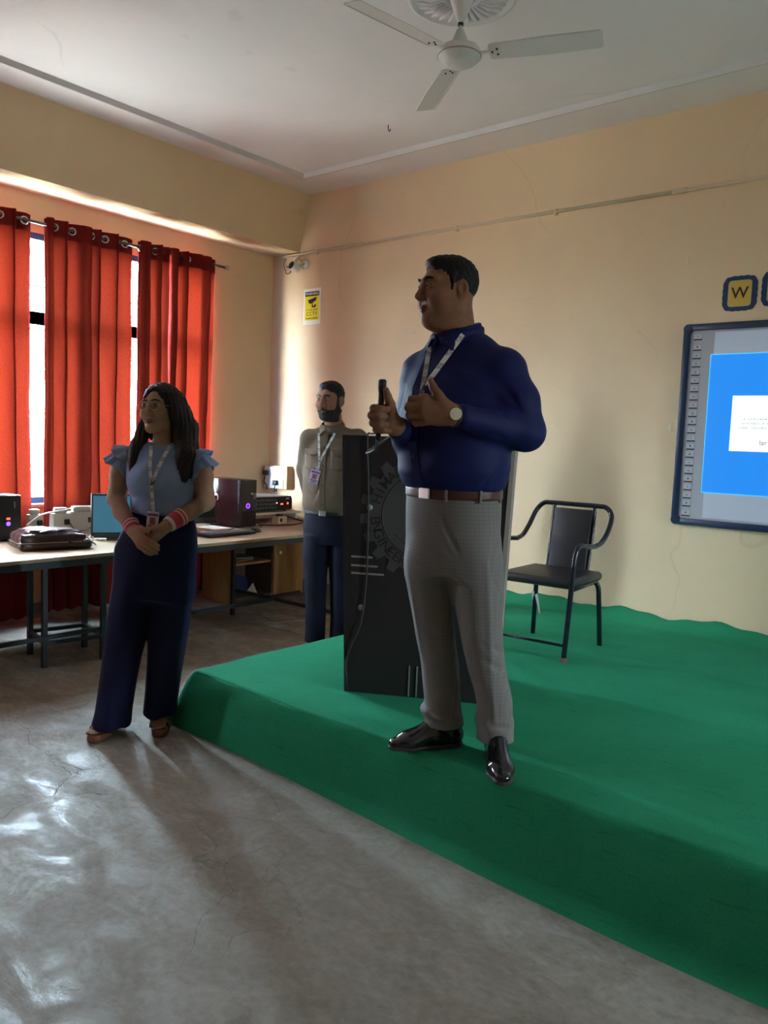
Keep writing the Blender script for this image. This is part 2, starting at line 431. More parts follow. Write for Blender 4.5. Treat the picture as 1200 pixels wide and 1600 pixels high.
def curtain(label, eyelets, y0, y1, sgn, seed, zb=0.05, amp=0.05, taper=0.0, pleats=(), end_x=None):
    """eyelet curtain; pleats = (ya, yb) spans where the cloth doubles back on itself"""
    rnd = random.Random(seed)
    root = thing('curtain', label, 'curtain', (RODX, (y0+y1)/2, zb), 0, 'red eyelet curtains on the rod')
    oy = (y0+y1)/2
    ys = list(eyelets); ctrl = [(-sgn*amp*0.6, y0)]; s = sgn
    for i, e in enumerate(ys):
        if i > 0: ctrl.append((s*amp*rnd.uniform(0.8, 1.15), (ys[i-1]+e)/2+rnd.uniform(-.006, .006)))
        ctrl.append((0, e)); s = -s
    if end_x is None: ctrl.append((s*amp*0.6, y1))
    else: ctrl += [(end_x*0.25, y1-0.045), (end_x, y1)]
    out = []
    for x, y in ctrl:
        if any(a-0.012 < y < b+0.012 for a, b in pleats) and y not in (y0, y1): continue
        out.append((x, y))
    for a, b in pleats:
        k = sum(1 for q in out if q[1] < (a+b)/2 and q[1] != y1)
        if abs(b-y1) < 0.02: k = len(out)-1
        out[k:k] = [(0.030, a), (0.046, (a+b)/2), (0.034, b), (0.012, b-0.004), (0.002, (a+b)/2), (-0.012, a+0.004), (-0.024, a+0.002), (-0.040, (a+b)/2), (-0.036, b)]
    plan = smooth_path([(c[0], c[1]-oy, 0) for c in out], 10)
    nz = 40; H = RODZ+0.045-zb; v = []
    for i, p in enumerate(plan):
        u = i/(len(plan)-1)
        for j in range(nz):
            k = j/(nz-1); z = k*H; dn = 1-k
            ph = seed*1.7+(p.y+oy)*16
            x = p.x*(1-0.15*dn)+0.012*dn*math.sin(ph+k*5)+0.004*math.sin(k*23+(p.y+oy)*30)
            y = p.y*(1+0.02*dn)+0.008*dn*math.sin(ph*0.5+k*6)-taper*dn*min(1, max(0, (p.y+oy-y0)/(y1-y0)))
            if j == 0: z += 0.012*math.sin((p.y+oy)*60+seed)
            v.append((x, y, z))
    me = bpy.data.meshes.new('curtain_cloth'); me.from_pydata(v, [], grid_faces(len(plan), nz)); me.update()
    mesh_obj('curtain_cloth', me, M_CURT, root, smooth=True)
    # heading band, double cloth (front of the header)
    hv = []
    for i, p in enumerate(plan):
        q = plan[min(i+1, len(plan)-1)]-plan[max(i-1, 0)]; nn = Vector((q.y, -q.x, 0)).normalized()*0.0035
        for zz in (H-0.115, H+0.002): hv.append((p.x+nn.x, p.y+nn.y, zz))
    pydata('heading_band', hv, grid_faces(len(plan), 2), M_CURT, root, smooth=True)
    for e in ys:
        r = MB(); k = min(range(len(plan)), key=lambda i: abs(plan[i].y-(e-oy))+abs(plan[i].x)*0.5)
        t_ = (plan[min(k+1, len(plan)-1)]-plan[max(k-1, 0)]).normalized()
        cyc = [Vector((plan[k].x, e-oy, RODZ-0.005-zb))+(t_*math.cos(a)+Vector((0, 0, 1))*math.sin(a))*0.024 for a in [2*PI*i/18 for i in range(18)]]
        r.tube(cyc, 0.0055, 8, closed=True); r.build('eyelet_ring', M_RING, root, smooth=True)
    return root
curtain('leftmost red eyelet curtain in view, left of the widest bright gap', [-3.02, -2.88, -2.72, -2.57, -2.40], -3.08, -2.345, 1, 1, zb=0.045, pleats=((-2.50, -2.475),))
curtain('red curtain just right of the widest bright gap, behind the laptop bag', [-2.184, -2.05], -2.258, -1.90, -1, 2, amp=0.05, zb=0.07, pleats=((-2.248, -2.205), (-2.125, -2.10), (-2.000, -1.915)))
curtain('bright red curtain overlapping its left neighbour, behind the teal screen', [-1.90, -1.789, -1.623], -1.955, -1.545, 1, 3, amp=0.042, zb=0.07, pleats=((-1.86, -1.84), (-1.715, -1.70)))
curtain('narrow red curtain above the woman, between two bright gaps', [-1.475, -1.351, -1.30], -1.505, -1.238, -1, 4, amp=0.045, zb=0.08, pleats=((-1.495, -1.415), (-1.33, -1.31)))
curtain('rightmost red curtain, at the end of the rod', [-1.19, -1.047, -0.853], -1.228, -0.718, 1, 5, amp=0.045, zb=0.08, taper=0.05, pleats=((-1.215, -1.155), (-1.075, -1.06), (-0.92, -0.83)), end_x=-0.067)
# second window, out of the picture
curtain('red curtain of the second window, nearer the first', [-4.85, -4.75, -4.55, -4.35, -4.15, -3.95], -4.97, -3.85, 1, 6)
curtain('red curtain of the second window, far end', [-6.1, -5.9, -5.7, -5.5, -5.3, -5.1], -6.15, -5.02, -1, 8)
M_ROD = mat('dark_curtain_rod', (0.12, 0.12, 0.13), 0.35, 0.85)
def rod(label, y0, y1):
    t = thing('curtain_rod', label, 'curtain rod', (RODX, (y0+y1)/2, RODZ)); oy = (y0+y1)/2
    MB().tube([(0, y0-oy, 0), (0, y1-oy, 0)], 0.011, 12).build('rod', M_ROD, t, smooth=True)
    for y, s in ((y1, 1), (y0, -1)):
        MB().lathe([(0.011, 0), (0.018, 0.004), (0.018, 0.012), (0.012, 0.016), (0.020, 0.030), (0.016, 0.046), (0.004, 0.052)], 12, Matrix.Translation((0, y-oy, 0)) @ Matrix.Rotation(R(-90*s), 4, 'X')).build('finial', M_RING, t, smooth=True)
        b = MB(); b.box2((-RODX, y-oy-s*0.10-0.008, -0.012), (0.0, y-oy-s*0.10+0.008, 0.0)); b.box2((-RODX, y-oy-s*0.10-0.014, -0.05), (-RODX+0.006, y-oy-s*0.10+0.014, 0.05)); b.box2((-0.014, y-oy-s*0.10-0.010, -0.016), (0.014, y-oy-s*0.10+0.010, -0.006))
        b.build('bracket', M_RING, t)
rod('dark metal curtain rod over the window in view', -3.12, -0.665)
rod('dark metal curtain rod over the second window', -6.3, -3.75)

# ---- stage: carpeted platform, cloth draped over rounded edges
def m_carpet():
    m = mat('green_carpet', (0.03, 0.25, 0.12), 0.95, spec=0.04); t = NT(m); co = t.coord()
    n1 = t.noise(co, 2.2, 5, 0.6); n2 = t.noise(co, 260, 2); n3 = t.noise(t.coord('Object', (3, 40, 40)), 2.0, 4, 0.7)
    c = t.mix(t.ramp(n1, (0.3, (0, 0, 0)), (0.7, (1, 1, 1))), (0.020, 0.225, 0.108), (0.034, 0.295, 0.158))
    c = t.mix(t.ramp(n3, (0.60, (0, 0, 0)), (0.72, (0.7, 0.7, 0.7))), c, (0.006, 0.12, 0.06))
    c = t.mix(0.25, c, t.ramp(n2, (0.3, (0.010, 0.12, 0.06)), (0.7, (0.05, 0.38, 0.22))))
    t.l(c, t.b.inputs['Base Color']); t.bump(t.math('ADD', t.math('MULTIPLY', n2, 0.5), n1), 0.35, 0.006)
    return m
M_CARPET = m_carpet()
HS = 0.28
def stage():
    """carpet cloth: columns across x (first ones form the left drop), rows from the front foot line to the back wall"""
    def sm(t): t = min(max(t, 0), 1); return t*t*(3-2*t)
    side_f, side_l = 2.49, 2.63
    xs = [side_f+(side_l-side_f)*t for t in np.linspace(0, 1, 22)]+list(np.linspace(2.65, 7.4, 116))
    rows = [('f', t) for t in np.linspace(0, 1, 36)]+[('y', t) for t in np.linspace(0.008, 1, 78)]+[('b', t) for t in np.linspace(0.1, 1, 11)]
    def ridge(x, y, ax, ay, bx_, by_, h, w):
        d = Vector((bx_-ax, by_-ay)); L = d.length; d /= L
        q = Vector((x-ax, y-ay)); s_ = q.dot(d); e = q-d*s_
        return h*math.exp(-(e.length/w)**2)*sm((s_+0.12)/0.15)*sm((L+0.12-s_)/0.25)
    v = []
    for x in xs:
        foot = -2.880-0.15*sm((x-2.55)/2.6); lip = -2.80-0.045*sm((x-2.55)/1.0)
        flare = 0.42*sm((x-2.8)/1.2)
        t = min((x-side_f)/(side_l-side_f), 1); hs_ = math.sin(t*PI/2)**0.6 if t > 0 else 0.0
        for kind, t in rows:
            if kind == 'f':
                y = foot+t*(lip-foot)
                if flare > 0.01 and t < flare: hf = 0.14*t/flare
                else:
                    k = 0.14 if flare > 0.01 else 0.0; hf = k+(1-k)*math.sin(max(0, t-flare)/(1-flare)*PI/2)**0.6
            else:
                y = lip+t*(-0.20-lip) if kind == 'y' else -0.20+t*0.194
                hf = 1.0
            z = HS*hf*hs_
            if z > HS*0.97:          # ripples in the loose carpet
                z += ridge(x, y, 3.35, -1.62, 3.72, -1.72, 0.045, 0.070)+ridge(x, y, 3.7, -1.72, 5.6, -1.98, 0.012, 0.03)
                z += ridge(x, y, 3.6, -1.02, 5.4, -1.18, 0.010, 0.03)+ridge(x, y, 3.30, -2.62, 3.62, -2.48, 0.008, 0.025)
                z += 0.003*math.sin(x*7+y*3)*math.sin(y*9-x*2)
                if kind == 'b': z += 0.055*sm(t)*(1+0.25*math.sin(x*11)+0.12*math.sin(x*29))
            elif hs_ > 0.99 and 0.05 < z: y += 0.004*math.sin(x*17)*math.sin(z*30)
            v.append((x, y, max(z, 0.0)))
    return pydata('stage_carpet', v, grid_faces(len(xs), len(rows)), M_CARPET, None, smooth=True)
stage_root = thing('stage_platform', 'low stage covered in loose green carpet along the back wall', 'stage', (2.6, -2.9, 0))
sc_o = stage(); sc_o.parent = stage_root; sc_o.matrix_parent_inverse = Matrix.Translation((-2.6, 2.9, 0))
pl = MB().box2((2.72, -2.74, 0.0), (7.39, -0.05, HS-0.025)); pl = pl.build('platform_core', mat('platform_wood', (0.25, 0.17, 0.1), 0.7)); pl.parent = stage_root; pl.matrix_parent_inverse = Matrix.Translation((-2.6, 2.9, 0))
# ================================================================== OBJECTS
M_BLACK = mat('black_plastic', (0.012, 0.012, 0.015), 0.45)
M_GLOSSBLK = mat('gloss_black_plastic', (0.010, 0.009, 0.012), 0.18)
M_WHITE = mat('white_plastic', (0.74, 0.72, 0.66), 0.4)
M_STEEL = mat('brushed_steel', (0.6, 0.6, 0.6), 0.3, 0.95)
M_PAPER = mat('white_paper', (0.85, 0.85, 0.82), 0.8)
M_LAM = mat('beige_laminate', (0.34, 0.235, 0.15), 0.5, spec=0.2, noise=(3, 0.5, (0.42, 0.30, 0.20), (1, 8, 1)))
M_IRON = mat('painted_iron', (0.028, 0.03, 0.036), 0.4, 0.3)
M_WOOD = mat('orange_brown_wood', (0.42, 0.20, 0.065), 0.4, noise=(6, 0.7, (0.30, 0.13, 0.04), (6, 6, 0.6)))
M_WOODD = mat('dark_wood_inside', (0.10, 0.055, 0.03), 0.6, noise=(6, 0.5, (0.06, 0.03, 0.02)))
M_CORD = mat('black_cord', (0.015, 0.015, 0.017), 0.5)
M_CORDW = mat('grey_cord', (0.5, 0.48, 0.45), 0.5)
def emat(name, col, s): return mat(name, (0.02, 0.02, 0.02), 0.4, emit=(col, s))

# ---- long table
TZ = 0.66
tb = thing('computer_table', 'long beige laminate computer table on black iron legs below the window', 'table', (0.78, -2.1, 0))
def tp(mb, name, m, parent=tb, **k):
    o = mb.build(name, m, parent, **k); o.matrix_parent_inverse = Matrix.Translation((-0.78, 2.1, 0)); return o
tp(MB().box2((0.235, -4.3, TZ-0.022), (1.315, -0.03, TZ), bev=0.003), 'table_top', M_LAM)
tp(MB().box2((1.275, -4.3, TZ-0.062), (1.312, -0.03, TZ-0.024)), 'front_rail', M_IRON)
tp(MB().box2((0.25, -4.3, TZ-0.062), (0.28, -0.03, TZ-0.024)), 'back_rail', M_IRON)
for (x, y) in ((1.23, -2.838), (1.29, -2.497), (0.965, -2.43), (0.905, -2.76), (0.852, -1.115), (0.90, -3.9), (1.25, -4.2)):
    tp(MB().box2((x-0.014, y-0.014, 0), (x+0.014, y+0.014, TZ-0.024)), 'leg', M_IRON)
tp(MB().box2((1.27, -4.3, 0.178), (1.295, -1.06, 0.202)), 'foot_rail', M_IRON)
tp(MB().box2((0.80, -1.092, 0.178), (1.97, -1.068, 0.202)), 'foot_rail', M_IRON)
tp(MB().box2((1.955, -1.094, 0), (1.98, -1.066, 0.178)), 'leg', M_IRON)
for a, b in (((1.23, -2.838), (1.29, -2.497)), ((0.965, -2.43), (0.905, -2.76)), ((1.29, -2.497), (0.965, -2.43)), ((0.905, -2.76), (1.23, -2.838))):
    A = Vector((*a, 0.145)); B = Vector((*b, 0.145)); c = (A+B)/2; d = B-A
    tp(MB().box(c, (d.length, 0.022, 0.022), rot=(0, 0, math.atan2(d.y, d.x))), 'stretcher', M_IRON)

# ---- cupboard below the table
cb = thing('wooden_cupboard', 'brown wooden cupboard with one half open, under the table corner', 'cupboard', (0.33, -0.5, 0))
def cp(mb, name, m, parent=cb, **k):
    o = mb.build(name, m, parent, **k)
    if parent is cb: o.matrix_parent_inverse = Matrix.Translation((-0.33, 0.5, 0))
    return o
cp(MB().box2((0.20, -0.905, 0.012), (0.575, -0.885, 0.585)), 'side_panel', M_WOOD)
cp(MB().box2((0.20, -0.10, 0.012), (0.575, -0.08, 0.585)), 'side_panel', M_WOOD)
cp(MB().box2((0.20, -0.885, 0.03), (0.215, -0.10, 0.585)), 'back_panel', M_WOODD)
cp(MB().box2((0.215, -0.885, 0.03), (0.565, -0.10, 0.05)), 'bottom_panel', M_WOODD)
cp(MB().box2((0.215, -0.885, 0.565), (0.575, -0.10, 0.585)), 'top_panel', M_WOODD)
cp(MB().box2((0.215, -0.885, 0.318), (0.545, -0.445, 0.336)), 'shelf', M_WOOD)
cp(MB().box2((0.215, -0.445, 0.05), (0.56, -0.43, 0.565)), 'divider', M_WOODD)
dr = cp(MB().box2((0.5605, -0.435, 0.035), (0.578, -0.085, 0.58), bev=0.002), 'door', M_WOOD)
kn = MB().lathe([(0.006, 0), (0.007, 0.012), (0.016, 0.018), (0.017, 0.026), (0.010, 0.032)], 14, Matrix.Translation((0.578, -0.385, 0.40)) @ Matrix.Rotation(R(90), 4, 'Y')).build('knob', mat('pale_knob', (0.75, 0.62, 0.42), 0.3), dr, smooth=True)
kn.matrix_parent_inverse = Matrix.Translation((-0.33, 0.5, 0)); kn.matrix_parent_inverse = Matrix.Identity(4)
# junk inside the cupboard
pm = MB()
tag(MB().box((0.36, -0.70, 0.346), (0.24, 0.22, 0.018), rot=(0, 0.0, 0.25)).build('file_folder', mat('brown_folder', (0.22, 0.10, 0.05), 0.7)), 'thin brown folder on the open cupboard shelf', 'folder')
tag(MB().box((0.37, -0.66, 0.363), (0.22, 0.19, 0.012), rot=(0, 0.0, -0.3)).build('file_folder', mat('grey_folder', (0.16, 0.15, 0.14), 0.7)), 'grey file lying on the brown folder in the cupboard', 'folder')
g = MB(); g.prism([(-.11, 0), (.10, .01), (.08, .14), (-.02, .17), (-.10, .11)], -0.06, 0.06, Matrix.Translation((0.38, -0.70, 0.0515)) @ Matrix.Rotation(R(90), 4, 'Z') @ Matrix.Rotation(R(90), 4, 'X'))
tag(g.build('blue_cloth_bag', mat('blue_bag_cloth', (0.012, 0.016, 0.06), 0.8)), 'dark blue cloth bag slumped in the bottom of the cupboard', 'bag')
tag(MB().prism([(-.05, 0), (.06, 0), (.02, .09), (-.01, .05)], -0.004, 0.004, Matrix.Translation((0.47, -0.60, 0.052)) @ Matrix.Rotation(R(70), 4, 'Z') @ Matrix.Rotation(R(90), 4, 'X')).build('paper_scrap', mat('kraft_paper', (0.4, 0.33, 0.24), 0.8)), 'torn brown paper standing in the cupboard bottom', 'paper')

# ---- tower computers
def tower(label, loc, rz, dims, body, front, led):
    t = thing('tower_computer', label, 'computer', loc, rz); w, d, h = dims        # front faces local +x, width along y
    MB().box2((-d, -w/2, 0.008), (-0.022, w/2, h), bev=0.004).build('case', body, t, angle=SH)
    MB().box2((-0.0215, -w/2, 0.008), (0, w/2, h-0.001), bev=0.006).build('front_panel', front, t, angle=SH)
    for sx in (-0.05, -d+0.05):
        for sy in (-1, 1): MB().lathe([(0.012, 0), (0.014, 0.008)], 10, Matrix.Translation((sx, sy*(w/2-0.03), 0))).build('foot', M_BLACK, t)
    led(t, w, d, h)
    return t
def led_r(t, w, d, h):
    ring = [(0.003, -0.005+0.017*math.cos(a), h*0.46+0.017*math.sin(a)) for a in [2*PI*i/20 for i in range(20)]]
    MB().tube(ring, 0.0035, 8, closed=True).build('power_ring', emat('violet_led', (0.12, 0.02, 1.0), 6.0), t)
    MB().box2((0.0, 0.052, h*0.60), (0.006, 0.082, h*0.72)).build('port_panel', mat('grey_port', (0.16, 0.15, 0.15), 0.5), t)
    MB().box2((0.0, 0.03, h*0.69), (0.004, 0.045, h*0.73)).build('sticker', mat('pale_sticker', (0.4, 0.38, 0.36), 0.5), t)
    MB().box2((-0.0005, -w/2+0.004, h*0.03), (0.002, -w/2+0.010, h*0.98)).build('trim_strip', mat('wine_trim', (0.05, 0.008, 0.012), 0.3), t)
    # bright swirl mark on the side
    M4 = Matrix.Translation((-d*0.68, -w/2-0.0005, h*0.60)) @ Matrix.Rotation(R(90), 4, 'X')
    sw = MB(); pts = []
    for i in range(15):
        a = R(-60+i*17); r_ = 0.020; pts.append((r_*math.cos(a), r_*math.sin(a)*1.25, 0))
    rr = [0.001+0.010*math.sin(PI*i/14) for i in range(15)]
    sw.tube([M4 @ Vector(p) for p in pts], rr, 8, flat=((0, 1, 0), 0.15)); sw.build('swirl_emblem', M_STEEL, t, smooth=True)
M_WINE = mat('wine_gloss_panel', (0.030, 0.006, 0.007), 0.22, spec=0.3, noise=(5, 0.4, (0.012, 0.004, 0.005)))
tower('glossy dark red tower computer with a violet power ring', (0.745, -0.885, TZ), R(4), (0.185, 0.40, 0.385), M_WINE, M_GLOSSBLK, led_r)
def led_l(t, w, d, h):
    MB().box2((0.0, 0.0, h*0.47), (0.003, 0.022, h*0.51)).build('red_light', emat('red_led', (1.0, 0.06, 0.02), 5), t)
    MB().lathe([(0.014, 0), (0.012, 0.003)], 14, Matrix.Translation((0, 0.012, h*0.38)) @ Matrix.Rotation(R(90), 4, 'Y')).build('blue_light', emat('blue_led', (0.06, 0.03, 1.0), 8), t)
    MB().box2((0.0, 0.05, h*0.72), (0.002, 0.055, h*0.86)).build('highlight_strip', M_STEEL, t)
tower('plain black tower computer with red and blue lights beside the bag', (0.52, -2.72, TZ), R(-2), (0.19, 0.24, 0.298), M_BLACK, M_BLACK, led_l)

# ---- amplifier on a raised board
rb = thing('riser_board', 'low wooden riser holding the amplifier in the corner', 'stand', (0.30, -0.32, TZ))
def at(mb, name, m, root, **k): return mb.build(name, m, root, **k)
MB().box2((-0.17, -0.30, 0.062), (0.20, 0.27, 0.082), bev=0.002).build('board', mat('pale_board', (0.62, 0.52, 0.38), 0.5), rb)
for y in (-0.27, 0.24): MB().box2((-0.16, y-0.01, 0), (0.17, y+0.01, 0.062)).build('support', M_WHITE, rb)
am = thing('amplifier', 'black rack amplifier with rows of knobs and red lights', 'amplifier', (0.47, -0.40, TZ+0.082), R(0))
AW, AH, AD = 0.50, 0.135, 0.30
MB().box2((-AD, -AW/2+0.02, 0.012), (-0.004, AW/2-0.02, AH), bev=0.003).build('case', mat('grey_amp_case', (0.34, 0.35, 0.36), 0.35, 0.4), am)
fp = MB().box2((-0.004, -AW/2, 0.012), (0.004, AW/2, AH-0.002), bev=0.002).build('front_panel', M_BLACK, am)
for sy in (-1, 1):
    MB().box2((0.004, sy*(AW/2-0.012)-0.007, 0.025), (0.020, sy*(AW/2-0.012)+0.007, AH-0.015), bev=0.004).build('handle', M_IRON, am)
    MB().lathe([(0.014, 0), (0.016, 0.012)], 12, Matrix.Translation((-0.03, sy*0.2, 0))).build('foot', M_BLACK, am)
kme = None
for r_ in range(3):
    for k in range(8):
        y = -0.20+k*0.036; z = 0.038+r_*0.033
        if kme is None:
            o = MB().lathe([(0.011, 0), (0.011, 0.004), (0.008, 0.006), (0.0075, 0.016), (0.005, 0.017)], 12, Matrix.Rotation(R(90), 4, 'Y')).build('knob', mat('grey_knob', (0.10, 0.10, 0.105), 0.35), am, smooth=True, loc=(0.004, y, z)); kme = o.data
        else: mesh_obj('knob', kme, None, am, (0.004, y, z))
for (y, z, w, h, c, s) in ((0.135, 0.066, 0.024, 0.010, (1, 0.05, 0.02), 8), (0.205, 0.070, 0.014, 0.014, (1, 0.03, 0.03), 9), (0.075, 0.078, 0.008, 0.008, (0.9, 0.95, 1.0), 3)):
    MB().box2((0.004, y-w/2, z-h/2), (0.008, y+w/2, z+h/2)).build('indicator_light', emat(f'amp_led_{int(c[1]*100)}', c, s), am)
MB().box2((0.004, 0.185, 0.108), (0.0052, 0.225, 0.118)).build('name_plate', M_STEEL, am)
# adapter box, mouse, keyboard, cables
ad = thing('junction_box', 'small pale wooden junction box on the table before the amplifier', 'box', (0.60, -0.405, TZ), R(10))
MB().box2((-0.035, -0.06, 0), (0.035, 0.06, 0.058), bev=0.003).build('box_body', mat('pale_wood_box', (0.58, 0.45, 0.30), 0.5), ad)
MB().box2((0.035, -0.04, 0.012), (0.038, -0.008, 0.042)).build('socket', M_BLACK, ad)
MB().box2((-0.02, -0.03, 0.058), (0.02, 0.03, 0.078), bev=0.005).build('plug', M_BLACK, ad)
kb = thing('keyboard', 'black keyboard along the front edge of the table', 'keyboard', (1.02, -1.325, TZ), R(2))
MB().box2((-0.075, -0.225, 0.002), (0.075, 0.225, 0.020), bev=0.005).build('base', M_BLACK, kb, angle=SH)
M_KEY = mat('worn_grey_keys', (0.16, 0.16, 0.155), 0.5); kme = None
for r_ in range(5):
    for k in range(21):
        p = (-0.052+r_*0.024, -0.208+k*0.0205, 0.020)
        if kme is None:
            o = MB().box2((-0.0095, -0.0085, 0), (0.0095, 0.0085, 0.006)).build('key', M_KEY, kb, loc=p); kme = o.data
        else: mesh_obj('key', kme, None, kb, p)
def lump(name, c, r, m, parent, cut=0.0, n=16):
    """half ellipsoid on a base"""
    prof = [(1.0, 0), (0.99, 0.15), (0.93, 0.4), (0.8, 0.65), (0.55, 0.87), (0.25, 0.98), (0.02, 1.0)]
    return MB().lathe(prof, n, Matrix.Translation(c) @ Matrix.Diagonal((*r, 1))).build(name, m, parent, smooth=True)
mo = thing('computer_mouse', 'black computer mouse at the end of the keyboard', 'mouse', (1.00, -1.03, TZ), R(0))
lump('shell', (0, 0, 0), (0.034, 0.056, 0.034), M_GLOSSBLK, mo); MB().box2((-0.004, -0.035, 0.026), (0.004, -0.015, 0.034), bev=0.002).build('scroll_wheel', M_BLACK, mo)
def cable(name, label, pts, r=0.004, m=M_CORD, n=8):
    return tag(MB().tube(smooth_path(pts, n), r, 6).build(name, m, smooth=True), label, 'cable')
cable('keyboard_cable', 'thin keyboard cable looping in front of the red tower', [(0.95, -1.30, TZ+0.012), (0.90, -1.2, TZ+0.02), (0.84, -1.05, TZ+0.03), (0.86, -0.9, TZ+0.02), (0.80, -0.78, TZ+0.005), (0.66, -0.70, TZ+0.005)], 0.0025)
cable('power_cable', 'black cable curling round the junction box', [(0.66, -0.70, TZ+0.006), (0.76, -0.60, TZ+0.006), (0.80, -0.45, TZ+0.006), (0.74, -0.28, TZ+0.006), (0.68, -0.18, TZ+0.006), (0.55, -0.16, TZ+0.015), (0.53, -0.27, TZ+0.05)], 0.006)
cable('power_cable', 'black cable running behind the junction box to the tower', [(0.53, -0.72, TZ+0.006), (0.545, -0.6, TZ+0.006), (0.54, -0.5, TZ+0.006)], 0.005)
cable('thin_wire', 'thin wire hanging from the table corner down to the floor', [(1.29, -0.45, TZ-0.06), (1.33, -0.36, 0.42), (1.40, -0.25, 0.20), (1.42, -0.22, 0.006)], 0.004, M_CORDW)
cable('floor_wire', 'tangled thin wire lying on the floor behind the stage', [(1.42, -0.62, 0.004), (1.36, -0.82, 0.004), (1.30, -1.0, 0.004), (1.24, -1.12, 0.004), (1.33, -1.16, 0.004), (1.42, -1.08, 0.004), (1.38, -1.17, 0.004), (1.52, -1.14, 0.004), (1.62, -1.17, 0.004), (1.75, -1.12, 0.004)], 0.004, M_CORDW)
tag(MB().box((0.60, -1.115, TZ+0.0015), (0.22, 0.17, 0.002), rot=(0, 0, 0.05)).build('paper_sheet', M_PAPER), 'white paper sheet on the table behind the keyboard', 'paper')

# ---- monitors
M_TEAL = mat('teal_screen', (0.02, 0.05, 0.07), 0.2, emit=((0.055, 0.19, 0.28), 0.55))
M_SCREENOFF = mat('dark_screen', (0.008, 0.012, 0.016), 0.12)
def monitor(label, loc, rz, w, h, z0, scr, tilt=0.0):
    t = thing('monitor', label, 'monitor', loc, rz)      # screen faces local +x
    pv = Matrix.Translation((0, 0, z0)) @ Matrix.Rotation(-tilt, 4, 'Y')
    def P(mb, name, m):
        o = mb.build(name, m, t, angle=SH); o.matrix_local = pv; return o
    P(MB().box2((-0.03, -w/2, 0), (0.008, w/2, h), bev=0.006), 'housing', M_BLACK)
    P(MB().box2((0.0083, -w/2+0.014, 0.038), (0.0103, w/2-0.014, h-0.016)), 'screen', scr)
    MB().box2((-0.06, -0.03, 0.008), (-0.035, 0.03, z0+0.12)).build('stand', M_BLACK, t)
    MB().box2((-0.12, -0.11, 0), (0.03, 0.11, 0.012), bev=0.004).build('base', M_BLACK, t)
    return t
monitor('black monitor with a teal screen, half hidden by the woman', (0.86, -2.085, TZ), R(-33), 0.42, 0.30, 0.014, M_TEAL, R(6))
monitor('dark switched off monitor between the woman and the red tower', (0.86, -1.53, TZ), R(-12), 0.42, 0.27, 0.085, M_SCREENOFF, R(14))
# ---- power boards against the window
def power_board(label, y, w, h, x=0.40):
    t = thing('power_board', label, 'power strip', (x, y, TZ), R(-8), 'white power boards by the window')
    MB().prism([(-0.05, 0), (0.06, 0), (0.035, h*0.80), (-0.03, h*0.80)], -w/2, w/2, Matrix.Rotation(R(90), 4, 'X')).build('housing', M_WHITE, t)
    MB().box2((-0.026, -w*0.36, h*0.80), (0.024, w*0.36, h), bev=0.010).build('top_cap', M_WHITE, t, angle=SH)
    MB().box((0.052, w*0.22, h*0.50), (0.035, 0.032, 0.038), rot=(0, -0.15, 0), bev=0.004).build('plug', M_BLACK, t)
    return t
power_board('small white power board nearest the black tower', -2.455, 0.085, 0.185, 0.36)
power_board('tall white power board in the middle, beside the bag', -2.30, 0.12, 0.195, 0.42)
power_board('wide white power board next to the teal monitor', -2.105, 0.20, 0.195, 0.36)
cable('white_cord', 'pale cord arching across the white power boards', [(0.50, -2.58, 0.75), (0.50, -2.47, 0.82), (0.52, -2.33, 0.845), (0.50, -2.22, 0.86), (0.46, -2.08, 0.85), (0.42, -1.99, 0.845)], 0.005, M_WHITE)
cable('black_cord', 'black cord drooping from the middle power board', [(0.50, -2.275, 0.755), (0.53, -2.25, 0.71), (0.54, -2.19, 0.70), (0.52, -2.10, 0.73), (0.46, -2.03, 0.755)], 0.003)
cable('black_cord', 'black cord falling behind the bag to the table', [(0.46, -2.06, 0.755), (0.53, -2.12, 0.70), (0.60, -2.2, 0.665), (0.64, -2.3, 0.664)], 0.003)

# ---- wall things
sw = thing('switch_board', 'white switch board on a wooden box with two black plugs', 'socket', (0.165, -0.0005, 0.92))
MB().box2((-0.13, -0.075, 0), (0.165, 0, 0.212), bev=0.004).build('wooden_box', mat('pale_wood_box2', (0.55, 0.38, 0.20), 0.5), sw)
MB().box2((-0.128, -0.083, 0.004), (0.125, -0.075, 0.208), bev=0.004).build('cover_plate', mat('bluish_white_plate', (0.70, 0.76, 0.82), 0.35), sw, angle=SH)
for (x, z, w, h) in ((0.0, 0.13, 0.04, 0.05), (0.055, 0.13, 0.05, 0.05), (0.0, 0.07, 0.03, 0.035), (-0.085, 0.13, 0.04, 0.06), (0.06, 0.055, 0.04, 0.05)):
    MB().box2((x-w/2, -0.087, z-h/2), (x+w/2, -0.083, z+h/2), bev=0.002).build('socket', M_WHITE, sw)
for (x, z) in ((-0.085, 0.14), (0.05, 0.055)):
    o = MB().box2((x-0.022, -0.125, z-0.022), (x+0.022, -0.088, z+0.026), bev=0.008).build('plug', M_BLACK, sw, angle=SH)
    MB().tube(smooth_path([(x, -0.11, z-0.02), (x-0.004, -0.118, z-0.08), (x+0.006, -0.10, max(0.0, z-0.11)), (x, -0.09, max(-0.02, z-0.15))], 6), 0.005, 6).build('plug_cord', M_CORD, o)
cs = thing('warning_sign', 'yellow CCTV warning notice taped to the back wall', 'sign', (0.515, -0.001, 2.40))
MB().box2((-0.105, -0.002, 0), (0.105, 0, 0.312)).build('paper', M_PAPER, cs)
M_YEL = mat('yellow_print', (0.85, 0.72, 0.02), 0.7); M_INK = mat('black_ink', (0.02, 0.02, 0.02), 0.7)
MB().box2((-0.085, -0.0025, 0.035), (0.088, -0.0020, 0.245)).build('yellow_panel', M_YEL, cs)
